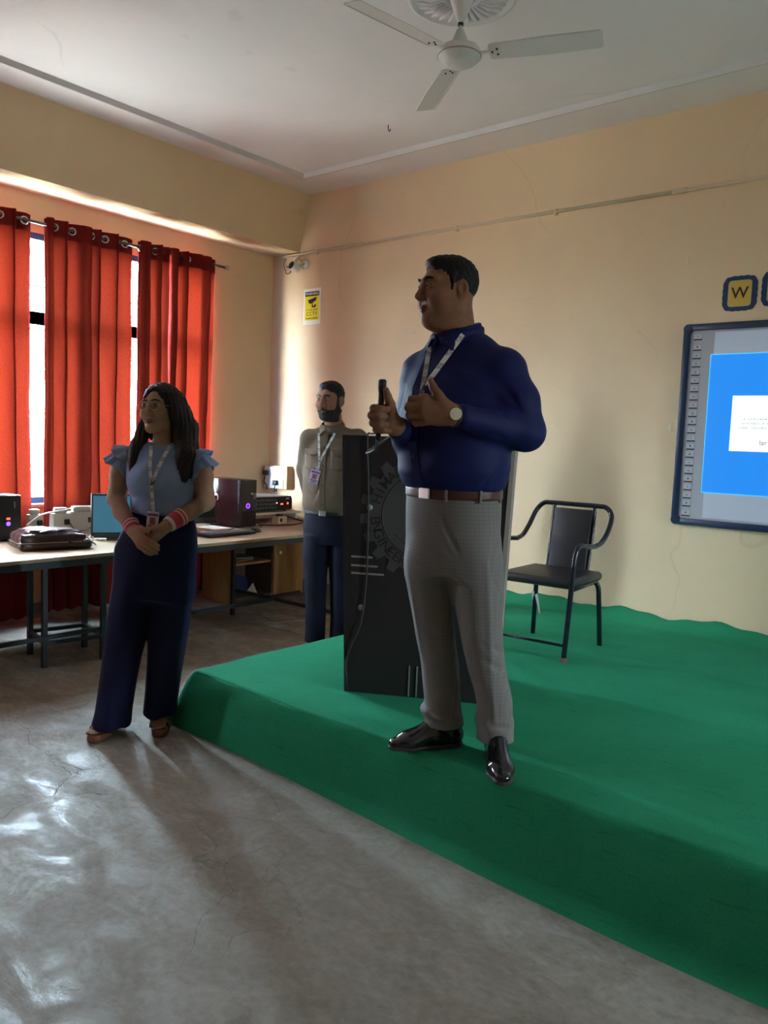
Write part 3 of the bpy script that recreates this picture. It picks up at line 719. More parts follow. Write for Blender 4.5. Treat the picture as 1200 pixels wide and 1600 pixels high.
MB().box2((-0.085, -0.0030, 0.245), (0.088, -0.0020, 0.285)).build('black_band', M_INK, cs)
text_obj('warning_text', 'WARNING', 0.034, M_PAPER, cs, (0.0015, -0.0036, 0.265), depth=0.0006)
text_obj('small_text', 'YOU ARE UNDER', 0.018, M_INK, cs, (0.0015, -0.003, 0.125), depth=0.0006)
text_obj('cctv_text', 'CCTV', 0.046, M_INK, cs, (0.0015, -0.003, 0.090), depth=0.0006, spacing=1.2)
sl_ = MB()
for k in range(12): sl_.box((-0.066+k*0.012, -0.003, 0.052), (0.008 if k != 6 else 0.004, 0.0006, 0.010))
sl_.build('small_print_line', M_INK, cs)
pg = MB(); Mv = WALLM
pg.prism([(-0.05, 0.212), (0.055, 0.235), (0.05, 0.205), (-0.005, 0.180), (-0.035, 0.182)], 0.0022, 0.0030, Mv)
pg.prism([(0.0, 0.180), (0.012, 0.185), (0.012, 0.160), (0.03, 0.160), (0.03, 0.172), (0.05, 0.172), (0.05, 0.146), (0.0, 0.146)], 0.0022, 0.0030, Mv)
pg.build('camera_pictogram', M_INK, cs)
# cctv camera
cc = thing('cctv_camera', 'small white dome eye CCTV camera high in the corner', 'camera', (0.36, -0.002, 2.90))
MB().lathe([(0.045, 0), (0.045, 0.012), (0.02, 0.02)], 16, Matrix.Translation((0.065, 0, 0.03)) @ Matrix.Rotation(R(90), 4, 'X')).build('mount', M_WHITE, cc, smooth=True)
MB().tube([(0.065, -0.015, 0.03), (0.03, -0.06, 0.01)], 0.010, 8).build('arm', M_STEEL, cc)
Mc = Matrix.Translation((0.0, -0.085, 0.0)) @ Matrix.Rotation(R(-10), 4, 'Z') @ Matrix.Rotation(R(70), 4, 'X')
MB().lathe([(0.02, -0.05), (0.043, -0.045), (0.045, 0.02), (0.040, 0.028)], 18, Mc).build('camera_body', M_WHITE, cc, angle=SH)
MB().lathe([(0.036, 0.0285), (0.034, 0.033), (0.012, 0.031)], 18, Mc).build('lens', M_GLOSSBLK, cc, smooth=True)
cable('camera_wires', 'loose wires dangling from the corner beside the CCTV camera', [(0.18, -0.012, 3.00), (0.17, -0.03, 2.95), (0.19, -0.03, 2.90), (0.22, -0.04, 2.86), (0.27, -0.04, 2.87), (0.24, -0.03, 2.91), (0.20, -0.03, 2.93)], 0.005, mat('brown_wire', (0.22, 0.11, 0.05), 0.5))
cable('camera_wires', 'thin pale wires looping above the CCTV camera', [(0.36, -0.012, 3.01), (0.345, -0.03, 2.97), (0.32, -0.05, 2.94), (0.34, -0.06, 2.95), (0.37, -0.05, 2.985), (0.40, -0.04, 2.95)], 0.005, M_CORDW)
# conduit along the wall
cd_ = thing('conduit_pipe', 'thin cream conduit pipe clipped along the back wall', 'pipe', (0.12, -0.014, 3.022))
M_PVC = mat('cream_pvc', (0.66, 0.55, 0.38), 0.45)
for a, b in ((0.0, 0.93), (0.96, 3.6), (3.63, 7.9)):
    MB().tube([(a, 0, 0), (b, 0, 0)], 0.0125, 10).build('pipe', M_PVC, cd_, smooth=True)
for x in (0.93, 3.60): MB().tube([(x-0.03, 0, 0), (x+0.06, 0, 0)], 0.0165, 10).build('coupler', M_PVC, cd_, smooth=True)
for x in (0.45, 1.93, 2.76, 4.45, 5.6): MB().box2((x-0.012, -0.017, -0.024), (x+0.012, 0.013, 0.017), bev=0.004).build('clip', M_PVC, cd_)
# letter cards
M_NAVY = mat('navy_card', (0.012, 0.03, 0.10), 0.6); M_MUST = mat('mustard_card', (0.62, 0.42, 0.07), 0.6)
def card(label, x, z, letter):
    t = thing('letter_card', label, 'sign', (x, -0.001, z), 0, 'scalloped letter cards above the board')
    poly = []
    for i in range(120):
        a = 2*PI*i/120; c, s_ = math.cos(a), math.sin(a)
        rr = 0.098/(abs(c)**4.5+abs(s_)**4.5)**(1/4.5)
        rr *= 1+0.035*abs(math.sin(a*9))
        poly.append((rr*c, rr*s_*1.04))
    MB().prism(poly, 0, 0.003, WALLM).build('scalloped_border', M_NAVY, t)
    def rr_(w, h, r_): return [(sx*(w-r_)+r_*math.cos(b), sy*(h-r_)+r_*math.sin(b)) for sx, sy, a0 in ((1, 1, 0), (-1, 1, 90), (-1, -1, 180), (1, -1, 270)) for b in [R(a0+k*18) for k in range(6)]]
    MB().prism(rr_(0.068, 0.078, 0.02), 0.003, 0.0042, WALLM).build('pale_rim', mat('pale_rim', (0.50, 0.42, 0.26), 0.6), t)
    MB().prism(rr_(0.064, 0.074, 0.018), 0.0042, 0.0052, WALLM).build('card_face', M_MUST, t)
    if letter: text_obj('letter', letter, 0.095, mat('dark_letter', (0.03, 0.015, 0.02), 0.6), t, (0, -0.0062, 0), depth=0.001, bold=0.0008)
    return t
card('mustard card with the letter W in a scalloped navy border', 4.138, 2.362, 'W')
card('second scalloped navy card, cut off by the right edge of the photo', 4.360, 2.375, None)

# ---- interactive board
bd = thing('interactive_whiteboard', 'interactive whiteboard with navy frame and projected blue slide', 'whiteboard', (3.83, -0.002, 0.94))
BW, BH = 1.72, 1.25
M_FRAME = mat('navy_frame', (0.012, 0.028, 0.075), 0.35)
M_BOARD = mat('grey_board', (0.42, 0.42, 0.46), 0.35)
MB().box2((0.03, -0.030, 0.03), (BW-0.03, 0, BH-0.03)).build('board_surface', M_BOARD, bd)
for a, b in (((0.02, -0.045, 0), (BW-0.02, 0, 0.042)), ((0.02, -0.045, BH-0.042), (BW-0.02, 0, BH)), ((0, -0.0455, 0.012), (0.042, 0, BH-0.012)), ((BW-0.042, -0.0455, 0.012), (BW, 0, BH-0.012))):
    MB().box2(a, b, bev=0.008).build('frame_bar', M_FRAME, bd, angle=SH)
for sx in (0, 1):
    for sz in (0, 1):
        MB().lathe([(0.03, 0), (0.03, 0.044), (0.026, 0.0465)], 16, Matrix.Translation((0.03 if not sx else BW-0.03, 0, 0.03 if not sz else BH-0.03)) @ Matrix.Rotation(R(90), 4, 'X')).build('corner_cap', M_FRAME, bd, smooth=False)
MB().box2((0.19, -0.0312, 0.055), (BW-0.19, -0.0304, BH-0.055)).build('light_field', mat('projector_light_field', (0.42, 0.44, 0.50), 0.5, emit=((0.20, 0.27, 0.36), 0.35)), bd)
MB().box2((0.172, -0.0322, 0.210), (BW-0.172, -0.0312, 1.062)).build('slide_edge', emat('cyan_slide_edge', (0.06, 0.55, 1.0), 0.95), bd)
MB().box2((0.178, -0.0328, 0.216), (BW-0.178, -0.0322, 1.056)).build('slide', emat('blue_slide', (0.006, 0.265, 0.93), 0.85), bd)
MB().box2((0.322, -0.0336, 0.475), (BW-0.322, -0.0328, 0.808)).build('slide_box', emat('white_slide_box', (1, 1, 1), 1.05), bd)
M_TEAL2 = emat('pale_teal_text', (0.50, 0.72, 0.70), 0.8); M_GREYT = emat('dark_slide_text', (0.06, 0.14, 0.18), 0.8)
rndt = random.Random(11)
for i in range(3):          # faint unreadable lines of print
    x = 0.37+(2-i)*0.012; ln = MB()
    while x < BW-0.40:
        w = rndt.choice((0.006, 0.009, 0.012)); h = rndt.choice((0.010, 0.012, 0.015))
        ln.box((x+w/2, -0.0340, 0.668-i*0.026), (w, 0.0006, h*0.6)); x += w+(0.004 if rndt.random() < 0.8 else 0.016)
    ln.build('slide_print_line', M_TEAL2, bd)
text_obj('slide_text', 'lar', 0.042, M_GREYT, bd, (0.492, -0.0340, 0.528), depth=0.0005, align='LEFT')
M_ICON = mat('pale_icon', (0.50, 0.50, 0.54), 0.4); M_ICOND = mat('icon_base_line', (0.03, 0.03, 0.05), 0.4)
zi = [1.170] + [1.105-k*0.0510 for k in range(20)] + [0.075]
rndi = random.Random(4)
for z in zi:
    x = 0.088
    o = MB().box2((x-0.026, -0.0318, z-0.016), (x+0.026, -0.030, z+0.018), bev=0.003).build('icon_key', M_ICON, bd)
    MB().box2((x-0.026, -0.0328, z-0.020), (x+0.026, -0.0300, z-0.012), bev=0.001).build('icon_underline', M_ICOND, o)  # dark underline along the foot of the icon
    mk = MB(); k = rndi.randrange(4)
    if k == 0: mk.box((x, -0.0320, z+0.003), (0.014, 0.0006, 0.004))
    elif k == 1: mk.box((x, -0.0320, z+0.003), (0.012, 0.0006, 0.003), rot=(0, 0.8, 0))
    elif k == 2: mk.box((x, -0.0320, z+0.004), (0.008, 0.0006, 0.009))
    else: mk.tube([(x+0.006*math.cos(a), -0.0320, z+0.003+0.006*math.sin(a)) for a in [R(i*36) for i in range(10)]], 0.0012, 4, closed=True)
    mk.build('icon_mark', M_ICOND, o)
# wall bits: paint scraps and marker clips
for i, (x, z, w, h, l) in enumerate(((3.772, 1.555, 0.018, 0.05, 'white clip on the wall just left of the board'), (3.812, 2.58, 0.012, 0.06, 'pale tape scrap above the board corner'), (2.945, 1.545, 0.05, 0.014, 'pale tape scrap on the wall right of the speaker'), (1.62, 2.266, 0.09, 0.012, 'pale tape scrap left of the speaker face'))):
    tag(MB().box2((x-w/2, -0.006, z-h/2), (x+w/2, -0.0005, z+h/2), bev=0.001).build('wall_scrap', mat('pale_scrap', (0.75, 0.66, 0.52), 0.7)), l, 'scrap')

# ---- ceiling fan
M_FAN = mat('white_fan_enamel', (0.70, 0.69, 0.68), 0.4)
fan = thing('ceiling_fan', 'white three blade ceiling fan below a plaster rosette', 'fan', (3.318, -1.86, 3.20), R(20.8))
MB().lathe([(0.004, 0.0), (0.055, 0.006), (0.082, 0.020), (0.086, 0.030), (0.098, 0.034), (0.104, 0.046), (0.104, 0.066), (0.096, 0.080), (0.06, 0.088)], 32).build('motor', M_FAN, fan, smooth=True)
MB().tube([(0.104*math.cos(a), 0.104*math.sin(a), 0.046) for a in [2*PI*i/32 for i in range(32)]], 0.003, 6, closed=True).build('trim_ring', mat('fan_red_ring', (0.45, 0.30, 0.27), 0.4), fan)
MB().lathe([(0.055, 0.088), (0.047, 0.10), (0.020, 0.165), (0.013, 0.175)], 20).build('lower_canopy', M_FAN, fan, smooth=True)
MB().lathe([(0.010, 0.17), (0.010, 0.20)], 12).build('down_rod', M_FAN, fan)
MB().lathe([(0.014, 0.186), (0.014, 0.200)], 12).build('rubber_bush', M_BLACK, fan)
MB().lathe([(0.014, 0.20), (0.026, 0.225), (0.050, 0.29), (0.058, 0.315), (0.056, 0.32)], 20).build('upper_canopy', M_FAN, fan, smooth=True)
for k in range(3):
    a = k*2*PI/3
    br = MB(); br.box((0.125, 0, 0.052), (0.06, 0.022, 0.008), bev=0.002); b_o = br.build('blade_bracket', M_FAN, fan); b_o.rotation_euler = (0, 0, a)
    bl = MB(); v = []
    poly = [(0.145, -0.040), (0.150, -0.050), (0.40, -0.062), (0.655, -0.058), (0.668, -0.050), (0.668, 0.050), (0.655, 0.058), (0.40, 0.062), (0.150, 0.050), (0.145, 0.040)]
    bl.prism(poly, 0.050, 0.054)
    bl.box((0.41, -0.052, 0.0498), (0.50, 0.010, 0.006))
    o = bl.build('blade', M_FAN, fan); o.matrix_local = Matrix.Rotation(a, 4, 'Z') @ Matrix.Translation((0, 0, 0.052)) @ Matrix.Rotation(R(-13), 4, 'X') @ Matrix.Translation((0, 0, -0.052))
    for (x, y) in ((0.185, -0.018), (0.185, 0.018), (0.16, 0.0)):
        MB().lathe([(0.005, 0.046), (0.005, 0.050)], 8, Matrix.Translation((x, y, 0))).build('screw', M_DK, o)
ro = thing('ceiling_rosette', 'round moulded plaster rosette around the fan mount', 'rosette', (3.318, -1.86, ZC), 0)
MB().lathe([(0.265, 0), (0.262, -0.010), (0.245, -0.016), (0.235, -0.008), (0.20, -0.006), (0.10, -0.010), (0.062, -0.012), (0.06, 0)], 40, caps=False).build('disc', M_MOULD, ro, smooth=True)
pm_ = MB().tube([(0.09, 0, -0.010), (0.15, 0, -0.018), (0.22, 0, -0.008)], [0.006, 0.011, 0.004], 6)
pt = pm_.build('petal', M_MOULD, ro, smooth=True)
for k in range(1, 28): mesh_obj('petal', pt.data, None, ro, None, (0, 0, 2*PI*k/28))

# ---- chair
ch = thing('metal_armchair', 'black tubular metal armchair with padded seat on the stage', 'chair', (3.575, -1.12, HS), R(3))
M_TUBE = mat('black_tube_enamel', (0.012, 0.014, 0.026), 0.22, 0.2, coat=0.3)
M_PAD = mat('black_vinyl', (0.022, 0.022, 0.024), 0.38, bump=(60, 0.15))
W = 0.205
tr = 0.0142
for s in (-1, 1):
    # front leg, arm and loop up to the back rail
    leg = [(s*W*1.0, -0.245, 0.0), (s*W*1.06, -0.235, 0.30), (s*W*1.10, -0.225, 0.53), (s*W*1.12, -0.19, 0.605), (s*W*1.13, -0.10, 0.600), (s*W*1.14, 0.02, 0.590)]
    MB().tube(smooth_path(leg, 8), tr, 10, flat=None).build('front_leg', M_TUBE, ch, smooth=True)
    arm = [(s*W*1.14, 0.02, 0.590), (s*W*1.16, 0.10, 0.605), (s*W*1.17, 0.18, 0.66), (s*W*1.13, 0.245, 0.74), (s*W*0.95, 0.262, 0.785), (s*W*0.70, 0.264, 0.792), (0, 0.265, 0.792)]
    MB().tube(smooth_path(arm, 8), tr, 10).build('arm_rail', M_TUBE, ch, smooth=True)
    MB().tube(smooth_path([(s*0.124, 0.265, 0.79), (s*0.124, 0.245, 0.62), (s*0.122, 0.20, 0.40)], 8), 0.0115, 10).build('back_upright', M_TUBE, ch, smooth=True)
    MB().tube(bez_round([(s*W*0.55, 0.16, 0.372), (s*W*0.93, 0.215, 0.372), (s*W*1.02, 0.24, 0.0)], 0.06, 6), tr, 10).build('rear_leg', M_TUBE, ch, smooth=True)
    MB().box((s*W*1.0, -0.245, 0.012), (0.03, 0.03, 0.024), bev=0.004).build('leg_cap', mat('brown_rubber', (0.20, 0.10, 0.08), 0.6), ch)
    MB().tube([(s*W*1.04, -0.23, 0.375), (s*W*0.9, 0.2, 0.372)], 0.011, 8).build('seat_rail', M_TUBE, ch, smooth=True)
MB().tube([(-W*1.02, -0.243, 0.085), (W*1.02, -0.243, 0.085)], 0.008, 8).build('front_stretcher', M_TUBE, ch, smooth=True)
MB().box((0, -0.01, 0.405), (0.43, 0.45, 0.052), bev=0.024, seg=4).build('seat', M_PAD, ch, angle=R(60))
bk = MB().box((0, 0, 0), (0.232, 0.022, 0.37), bev=0.008, seg=3).build('backrest', M_PAD, ch, angle=R(60)); bk.location = (0, 0.225, 0.585); bk.rotation_euler = (R(-9.5), 0, 0)
# torn tape round the far rear leg
tz = MB(); tz.tube([(-W*1.0, 0.222, 0.26), (-W*1.005, 0.226, 0.235), (-W*1.01, 0.232, 0.21)], 0.0155, 10)
tape = tz.build('torn_tape', mat('dirty_tape', (0.5, 0.48, 0.44), 0.6), ch, smooth=True)
pydata('tape_tail', [(-W+0.01, 0.21, 0.24), (-W+0.03, 0.205, 0.25), (-W+0.05, 0.20, 0.17), (-W+0.035, 0.208, 0.165), (-W+0.045, 0.20, 0.13), (-W+0.06, 0.196, 0.14)], [(0, 1, 2, 3), (3, 2, 5, 4)], mat('dirty_tape', (0.5, 0.48, 0.44), 0.6), tape)

# ---- lectern
PD = R(28.8)
le = thing('lectern', 'dark wooden lectern with a grey gear emblem and silver strips', 'lectern', (3.343, -2.534, HS), PD)
M_LECT = mat('black_laminate', (0.020, 0.017, 0.018), 0.42)
LW, LH, LD = 0.665, 1.118, 0.42       # local x along the front, y into the lectern
fr_ = MB(); fr_.prism([(0.0, 0.0), (LW-0.035, 0.0), (LW, LH), (-0.045, LH)], -0.02, 0.0, Matrix.Rotation(R(90), 4, 'X'))
fr_.build('front_panel', M_LECT, le)
for sx in (0, 1):
    if sx == 0: pts = [(0.0, 0.0), (-0.045, LH)]
    else: pts = [(LW-0.035, 0.0), (LW, LH)]
    sg = -1 if sx == 0 else 1
    q = MB(); th = 0.018
    (x0, z0), (x1, z1) = pts
    vs_ = [(x0, -0.004, z0), (x1, -0.004, z1), (x1, LD, z1), (x0, LD, z0), (x0+sg*th, -0.004, z0), (x1+sg*th, -0.004, z1), (x1+sg*th, LD, z1), (x0+sg*th, LD, z0)]
    b_ = [q.bm.verts.new(v_) for v_ in vs_]
    for f in ((0, 1, 2, 3), (7, 6, 5, 4), (0, 4, 5, 1), (1, 5, 6, 2), (2, 6, 7, 3), (3, 7, 4, 0)): q.bm.faces.new([b_[i] for i in f])
    q.build('side_panel', mat('grey_edge_board', (0.30, 0.26, 0.22), 0.5) if sx else M_LECT, le)
MB().box2((-0.063, -0.006, LH), (LW+0.018, LD, LH+0.02)).build('top_panel', M_LECT, le)
MB().box2((0.0, 0.02, 0.42), (LW-0.035, LD, 0.438)).build('shelf', M_LECT, le)
# gear emblem
gc = (0.311, 0.803)
M_GEAR = mat('grey_gear_print', (0.062, 0.060, 0.058), 0.5)
gp = []; RO, RI = 0.285, 0.248; NTH = 20
for k in range(NTH):
    a0 = 2*PI*(k)/NTH
    for da, r_ in ((0.0, RI), (0.10, RO), (0.52, RO), (0.62, RI)):
        a = a0+da*2*PI/NTH; gp.append((gc[0]+r_*math.cos(a), gc[1]+r_*math.sin(a)))
MB().prism(gp, 0.0005, 0.004, WALLM).build('gear_emblem', M_GEAR, le)
rg = [(gc[0]+0.187*math.cos(2*PI*i/60), -0.0045, gc[1]+0.187*math.sin(2*PI*i/60)) for i in range(60)]
MB().tube(rg, 0.0028, 6, closed=True, flat=((0, 1, 0), 0.4)).build('emblem_ring', M_LECT, le)
for (a, b) in (((0.18, 0.72), (0.30, 0.62)), ((0.27, 0.88), (0.31, 0.97)), ((0.24, 0.64), (0.36, 0.76))):
    MB().tube([(a[0], -0.0045, a[1]), (b[0], -0.0045, b[1])], 0.002, 6, flat=((0, 1, 0), 0.4)).build('emblem_line', M_LECT, le)
def arc_text(s, r_, a_start, a_step, outward, size):
    for i, c in enumerate(s):
        if c == ' ': continue
        a = R(a_start+i*a_step)
        me = text_mesh(c, size, 0.001, bold=0.0006)
        o = mesh_obj('emblem_letter', me, M_LECT, le)
        ang = a-PI/2 if outward else a+PI/2
        o.matrix_local = Matrix.Translation((gc[0]+r_*math.cos(a), -0.0048, gc[1]+r_*math.sin(a))) @ Matrix.Rotation(R(90), 4, 'X') @ Matrix.Rotation(ang, 4, 'Z')
arc_text('HIMACHAL', 0.218, 163, -10.2, True, 0.062)
arc_text('ENGINEERING', 0.218, 187, 8.4, False, 0.062)
M_STRIP = mat('silver_strip', (0.42, 0.41, 0.39), 0.35, 0.7)
for (x0, x1, z) in ((-0.006, 0.088, 0.608), (-0.005, 0.113, 0.569), (-0.004, 0.142, 0.535)):
    MB().box2((x0, -0.005, z-0.004), (x1, 0, z+0.004)).build('silver_strip', M_STRIP, le)
for x in (0.272, 0.306): MB().box2((x-0.003, -0.005, 0.004), (x+0.003, 0, 0.141)).build('silver_strip', M_STRIP, le)
for (x, z) in ((0.069, 0.827), (0.045, 0.383)):
    MB().lathe([(0.014, 0), (0.013, 0.006), (0.005, 0.009)], 14, Matrix.Translation((x, 0, z)) @ Matrix.Rotation(R(90), 4, 'X')).build('bolt_cap', M_STRIP, le, smooth=True)
# ---- leather bag: built in the people section (soft body)
# ================================================================== SOFT BODIES (distance-field modelling)
V3 = lambda *a: np.array(a, dtype=np.float32)
class Field:
    def __init__(s, lo, hi, h):
        s.h = h; s.lo = np.array(lo, np.float32)
        s.n = np.ceil((np.array(hi)-np.array(lo))/h).astype(int)+1
        s.D = np.full(s.n, 0.25, np.float32)
    def _sub(s, lo, hi):
        a = np.maximum(np.floor((np.array(lo)-s.lo)/s.h).astype(int), 0); b = np.minimum(np.ceil((np.array(hi)-s.lo)/s.h).astype(int)+1, s.n)
        if np.any(b <= a): return None
        sl = tuple(slice(a[i], b[i]) for i in range(3))
        g = [s.lo[i]+s.h*np.arange(a[i], b[i], dtype=np.float32) for i in range(3)]
        X, Y, Z = np.meshgrid(*g, indexing='ij', sparse=True)
        return sl, X, Y, Z
    def _op(s, sl, d, k, op):
        D = s.D[sl]
        if op == 'u':
            if k > 0:
                h = np.maximum(k-np.abs(D-d), 0)/k; s.D[sl] = np.minimum(D, d)-h*h*k*0.25
            else: s.D[sl] = np.minimum(D, d)
        elif op == 's':
            d = -d
            if k > 0:
                h = np.maximum(k-np.abs(D-d), 0)/k; s.D[sl] = np.maximum(D, d)+h*h*k*0.25
            else: s.D[sl] = np.maximum(D, d)
    def cone(s, a, b, ra, rb, k=0.02, op='u', sq=None):
        """round cone; sq=(axis, factor) flattens across the axis"""
        a = V3(*a); b = V3(*b); m = max(ra, rb)+k+2*s.h
        r = s._sub(np.minimum(a, b)-m, np.maximum(a, b)+m)
        if r is None: return s
        sl, X, Y, Z = r; d = b-a; L = float(d@d)+1e-12
        t = np.clip(((X-a[0])*d[0]+(Y-a[1])*d[1]+(Z-a[2])*d[2])/L, 0, 1)
        qx, qy, qz = X-a[0]-t*d[0], Y-a[1]-t*d[1], Z-a[2]-t*d[2]
        q2 = qx*qx+qy*qy+qz*qz
        if sq is not None:
            ax = V3(*sq[0]); ax = ax/np.linalg.norm(ax); c = qx*ax[0]+qy*ax[1]+qz*ax[2]
            q2 = q2+c*c*(1/sq[1]**2-1)
        s._op(sl, np.sqrt(q2)-(ra+(rb-ra)*t), k, op); return s
    def chain(s, pts, rs, k=0.02, op='u', sq=None):
        for i in range(len(pts)-1): s.cone(pts[i], pts[i+1], rs[i], rs[i+1], k if i == 0 else min(k, 0.5*min(rs[i], rs[i+1])), op, sq)
        return s
    def ell(s, c, r, k=0.02, op='u', rot=None):
        c = V3(*c); m = max(r)+k+2*s.h; q = s._sub(c-m, c+m)
        if q is None: return s
        sl, X, Y, Z = q; x, y, z = X-c[0], Y-c[1], Z-c[2]
        if rot is not None:
            M = np.array(Euler(rot).to_matrix().transposed(), np.float32)
            x, y, z = M[0, 0]*x+M[0, 1]*y+M[0, 2]*z, M[1, 0]*x+M[1, 1]*y+M[1, 2]*z, M[2, 0]*x+M[2, 1]*y+M[2, 2]*z
        k0 = np.sqrt((x/r[0])**2+(y/r[1])**2+(z/r[2])**2); k1 = np.sqrt((x/r[0]**2)**2+(y/r[1]**2)**2+(z/r[2]**2)**2)
        s._op(sl, k0*(k0-1)/np.maximum(k1, 1e-6), k, op); return s
    def box(s, c, hd, r=0.01, k=0.01, op='u', rot=None):
        c = V3(*c); m = float(np.linalg.norm(hd))+r+k+2*s.h; q = s._sub(c-m, c+m)
        if q is None: return s
        sl, X, Y, Z = q; x, y, z = X-c[0], Y-c[1], Z-c[2]
        if rot is not None:
            M = np.array(Euler(rot).to_matrix().transposed(), np.float32)
            x, y, z = M[0, 0]*x+M[0, 1]*y+M[0, 2]*z, M[1, 0]*x+M[1, 1]*y+M[1, 2]*z, M[2, 0]*x+M[2, 1]*y+M[2, 2]*z
        qx, qy, qz = np.abs(x)-hd[0]+r, np.abs(y)-hd[1]+r, np.abs(z)-hd[2]+r
        d = np.sqrt(np.maximum(qx, 0)**2+np.maximum(qy, 0)**2+np.maximum(qz, 0)**2)+np.minimum(np.maximum(qx, np.maximum(qy, qz)), 0)-r
        s._op(sl, d, k, op); return s
    def loft(s, secs, k=0.02, op='u', cap=0.01, p=2.0):
        """secs: (z, cx, cy, half width, half depth, yaw) from bottom to top"""
        S = np.array(secs, float); z0, z1 = S[0, 0], S[-1, 0]
        zz = np.linspace(z0, z1, 120); ctrl = []
        for j in range(1, 6): ctrl.append(_pchip(S[:, 0], S[:, j], zz))
        m = max(S[:, 3].max(), S[:, 4].max())+k+2*s.h
        q = s._sub((S[:, 1].min()-m, S[:, 2].min()-m, z0-k-0.02), (S[:, 1].max()+m, S[:, 2].max()+m, z1+k+0.02))
        if q is None: return s
        sl, X, Y, Z = q; zf = np.clip(Z.ravel(), z0, z1)
        cx, cy, a, b, yw = [np.interp(zf, zz, c).astype(np.float32)[None, None, :] for c in ctrl]
        x, y = X-cx, Y-cy; c_, s_ = np.cos(yw), np.sin(yw)
        u, v = x*c_+y*s_, -x*s_+y*c_
        if p == 2.0:
            k0 = np.sqrt((u/a)**2+(v/b)**2); k1 = np.sqrt((u/a**2)**2+(v/b**2)**2)
            d = k0*(k0-1)/np.maximum(k1, 1e-6)
        else:
            k0 = (np.abs(u/a)**p+np.abs(v/b)**p)**(1/p); d = (k0-1)*np.minimum(a, b)
        e = np.maximum(z0-Z, Z-z1)
        if cap > 0:
            h = np.maximum(cap-np.abs(d-e), 0)/cap; d = np.maximum(d, e)+h*h*cap*0.25
        else: d = np.maximum(d, e)
        s._op(sl, d, k, op); return s
    def groove(s, a, b, w, depth):
        """soft crease (depth>0) or ridge (depth<0) along a segment"""
        a = V3(*a); b = V3(*b); m = 3*w; q = s._sub(np.minimum(a, b)-m, np.maximum(a, b)+m)
        if q is None: return s
        sl, X, Y, Z = q; d = b-a; L = float(d@d)+1e-12
        t = np.clip(((X-a[0])*d[0]+(Y-a[1])*d[1]+(Z-a[2])*d[2])/L, 0, 1)
        q2 = (X-a[0]-t*d[0])**2+(Y-a[1]-t*d[1])**2+(Z-a[2]-t*d[2])**2
        s.D[sl] += depth*np.exp(-q2/(w*w))*np.sin(np.pi*np.clip(t*0.9+0.05, 0, 1)); return s
    def warp(s, fn):
        sl, X, Y, Z = s._sub(s.lo, s.lo+s.h*(s.n-1)); s.D += fn(X, Y, Z).astype(np.float32); return s
    def mesh(s):
        return _surface_nets(s.D, s.lo, s.h)
def _pchip(x, y, xi):
    h = np.diff(x); d = np.diff(y)/h; m = np.zeros_like(y)
    m[1:-1] = np.where(d[:-1]*d[1:] > 0, 2*d[:-1]*d[1:]/(d[:-1]+d[1:]+1e-12*np.sign(d[:-1]+d[1:]+1e-30)), 0); m[0] = d[0]; m[-1] = d[-1]
    i = np.clip(np.searchsorted(x, xi)-1, 0, len(h)-1); t = (xi-x[i])/h[i]
    return y[i]*(1+2*t)*(1-t)**2+m[i]*h[i]*t*(1-t)**2+y[i+1]*t*t*(3-2*t)+m[i+1]*h[i]*t*t*(t-1)
def _surface_nets(D, lo, h):
    D = D.copy()
    for ax in range(3):
        ix = [slice(None)]*3
        for e in (0, -1): ix[ax] = e; D[tuple(ix)] = np.maximum(D[tuple(ix)], h)
    ins = D < 0; nx, ny, nz = D.shape
    c = [ins[i:nx-1+i, j:ny-1+j, k:nz-1+k] for i in (0, 1) for j in (0, 1) for k in (0, 1)]
    cnt = sum(q.astype(np.int8) for q in c); act = (cnt > 0) & (cnt < 8)
    I, J, K = np.nonzero(act); N = len(I)
    idx = np.full(act.shape, -1, np.int32); idx[I, J, K] = np.arange(N)
    P = np.zeros((N, 3), np.float64); W = np.zeros(N)
    offs = [(i, j, k) for i in (0, 1) for j in (0, 1) for k in (0, 1)]
    vals = [D[I+o[0], J+o[1], K+o[2]].astype(np.float64) for o in offs]
    for a in range(8):
        for ax in range(3):
            if offs[a][ax] == 0:
                o2 = list(offs[a]); o2[ax] = 1; b = offs.index(tuple(o2))
                va, vb = vals[a], vals[b]; m = (va < 0) != (vb < 0)
                t = np.where(m, va/(va-vb+1e-20*(va == vb)), 0)
                base = np.array(offs[a], float)
                q = np.tile(base, (N, 1)); q[:, ax] += t
                P[m] += q[m]; W[m] += 1
    P /= W[:, None]; P += np.stack([I, J, K], 1); V = P*h+np.array(lo, float)
    F = []
    for ax in range(3):
        s0 = [slice(1, -1)]*3; s0[ax] = slice(0, -1); s1 = [slice(1, -1)]*3; s1[ax] = slice(1, None)
        A, B = ins[tuple(s0)], ins[tuple(s1)]
        for sign in (0, 1):
            m = (A & ~B) if sign == 0 else (~A & B)
            e = np.argwhere(m)
            if len(e) == 0: continue
            off = np.ones(3, int); off[ax] = 0; e = e+off
            u, v = [(1, 2), (2, 0), (0, 1)][ax]
            eu = np.zeros(3, int); eu[u] = 1; ev = np.zeros(3, int); ev[v] = 1
            g = lambda q: idx[q[:, 0], q[:, 1], q[:, 2]]
            f = np.stack([g(e-eu-ev), g(e-ev), g(e), g(e-eu)], 1)
            if sign == 1: f = f[:, ::-1]
            F.append(f)
    F = np.concatenate(F); return V, F[(F >= 0).all(1)]
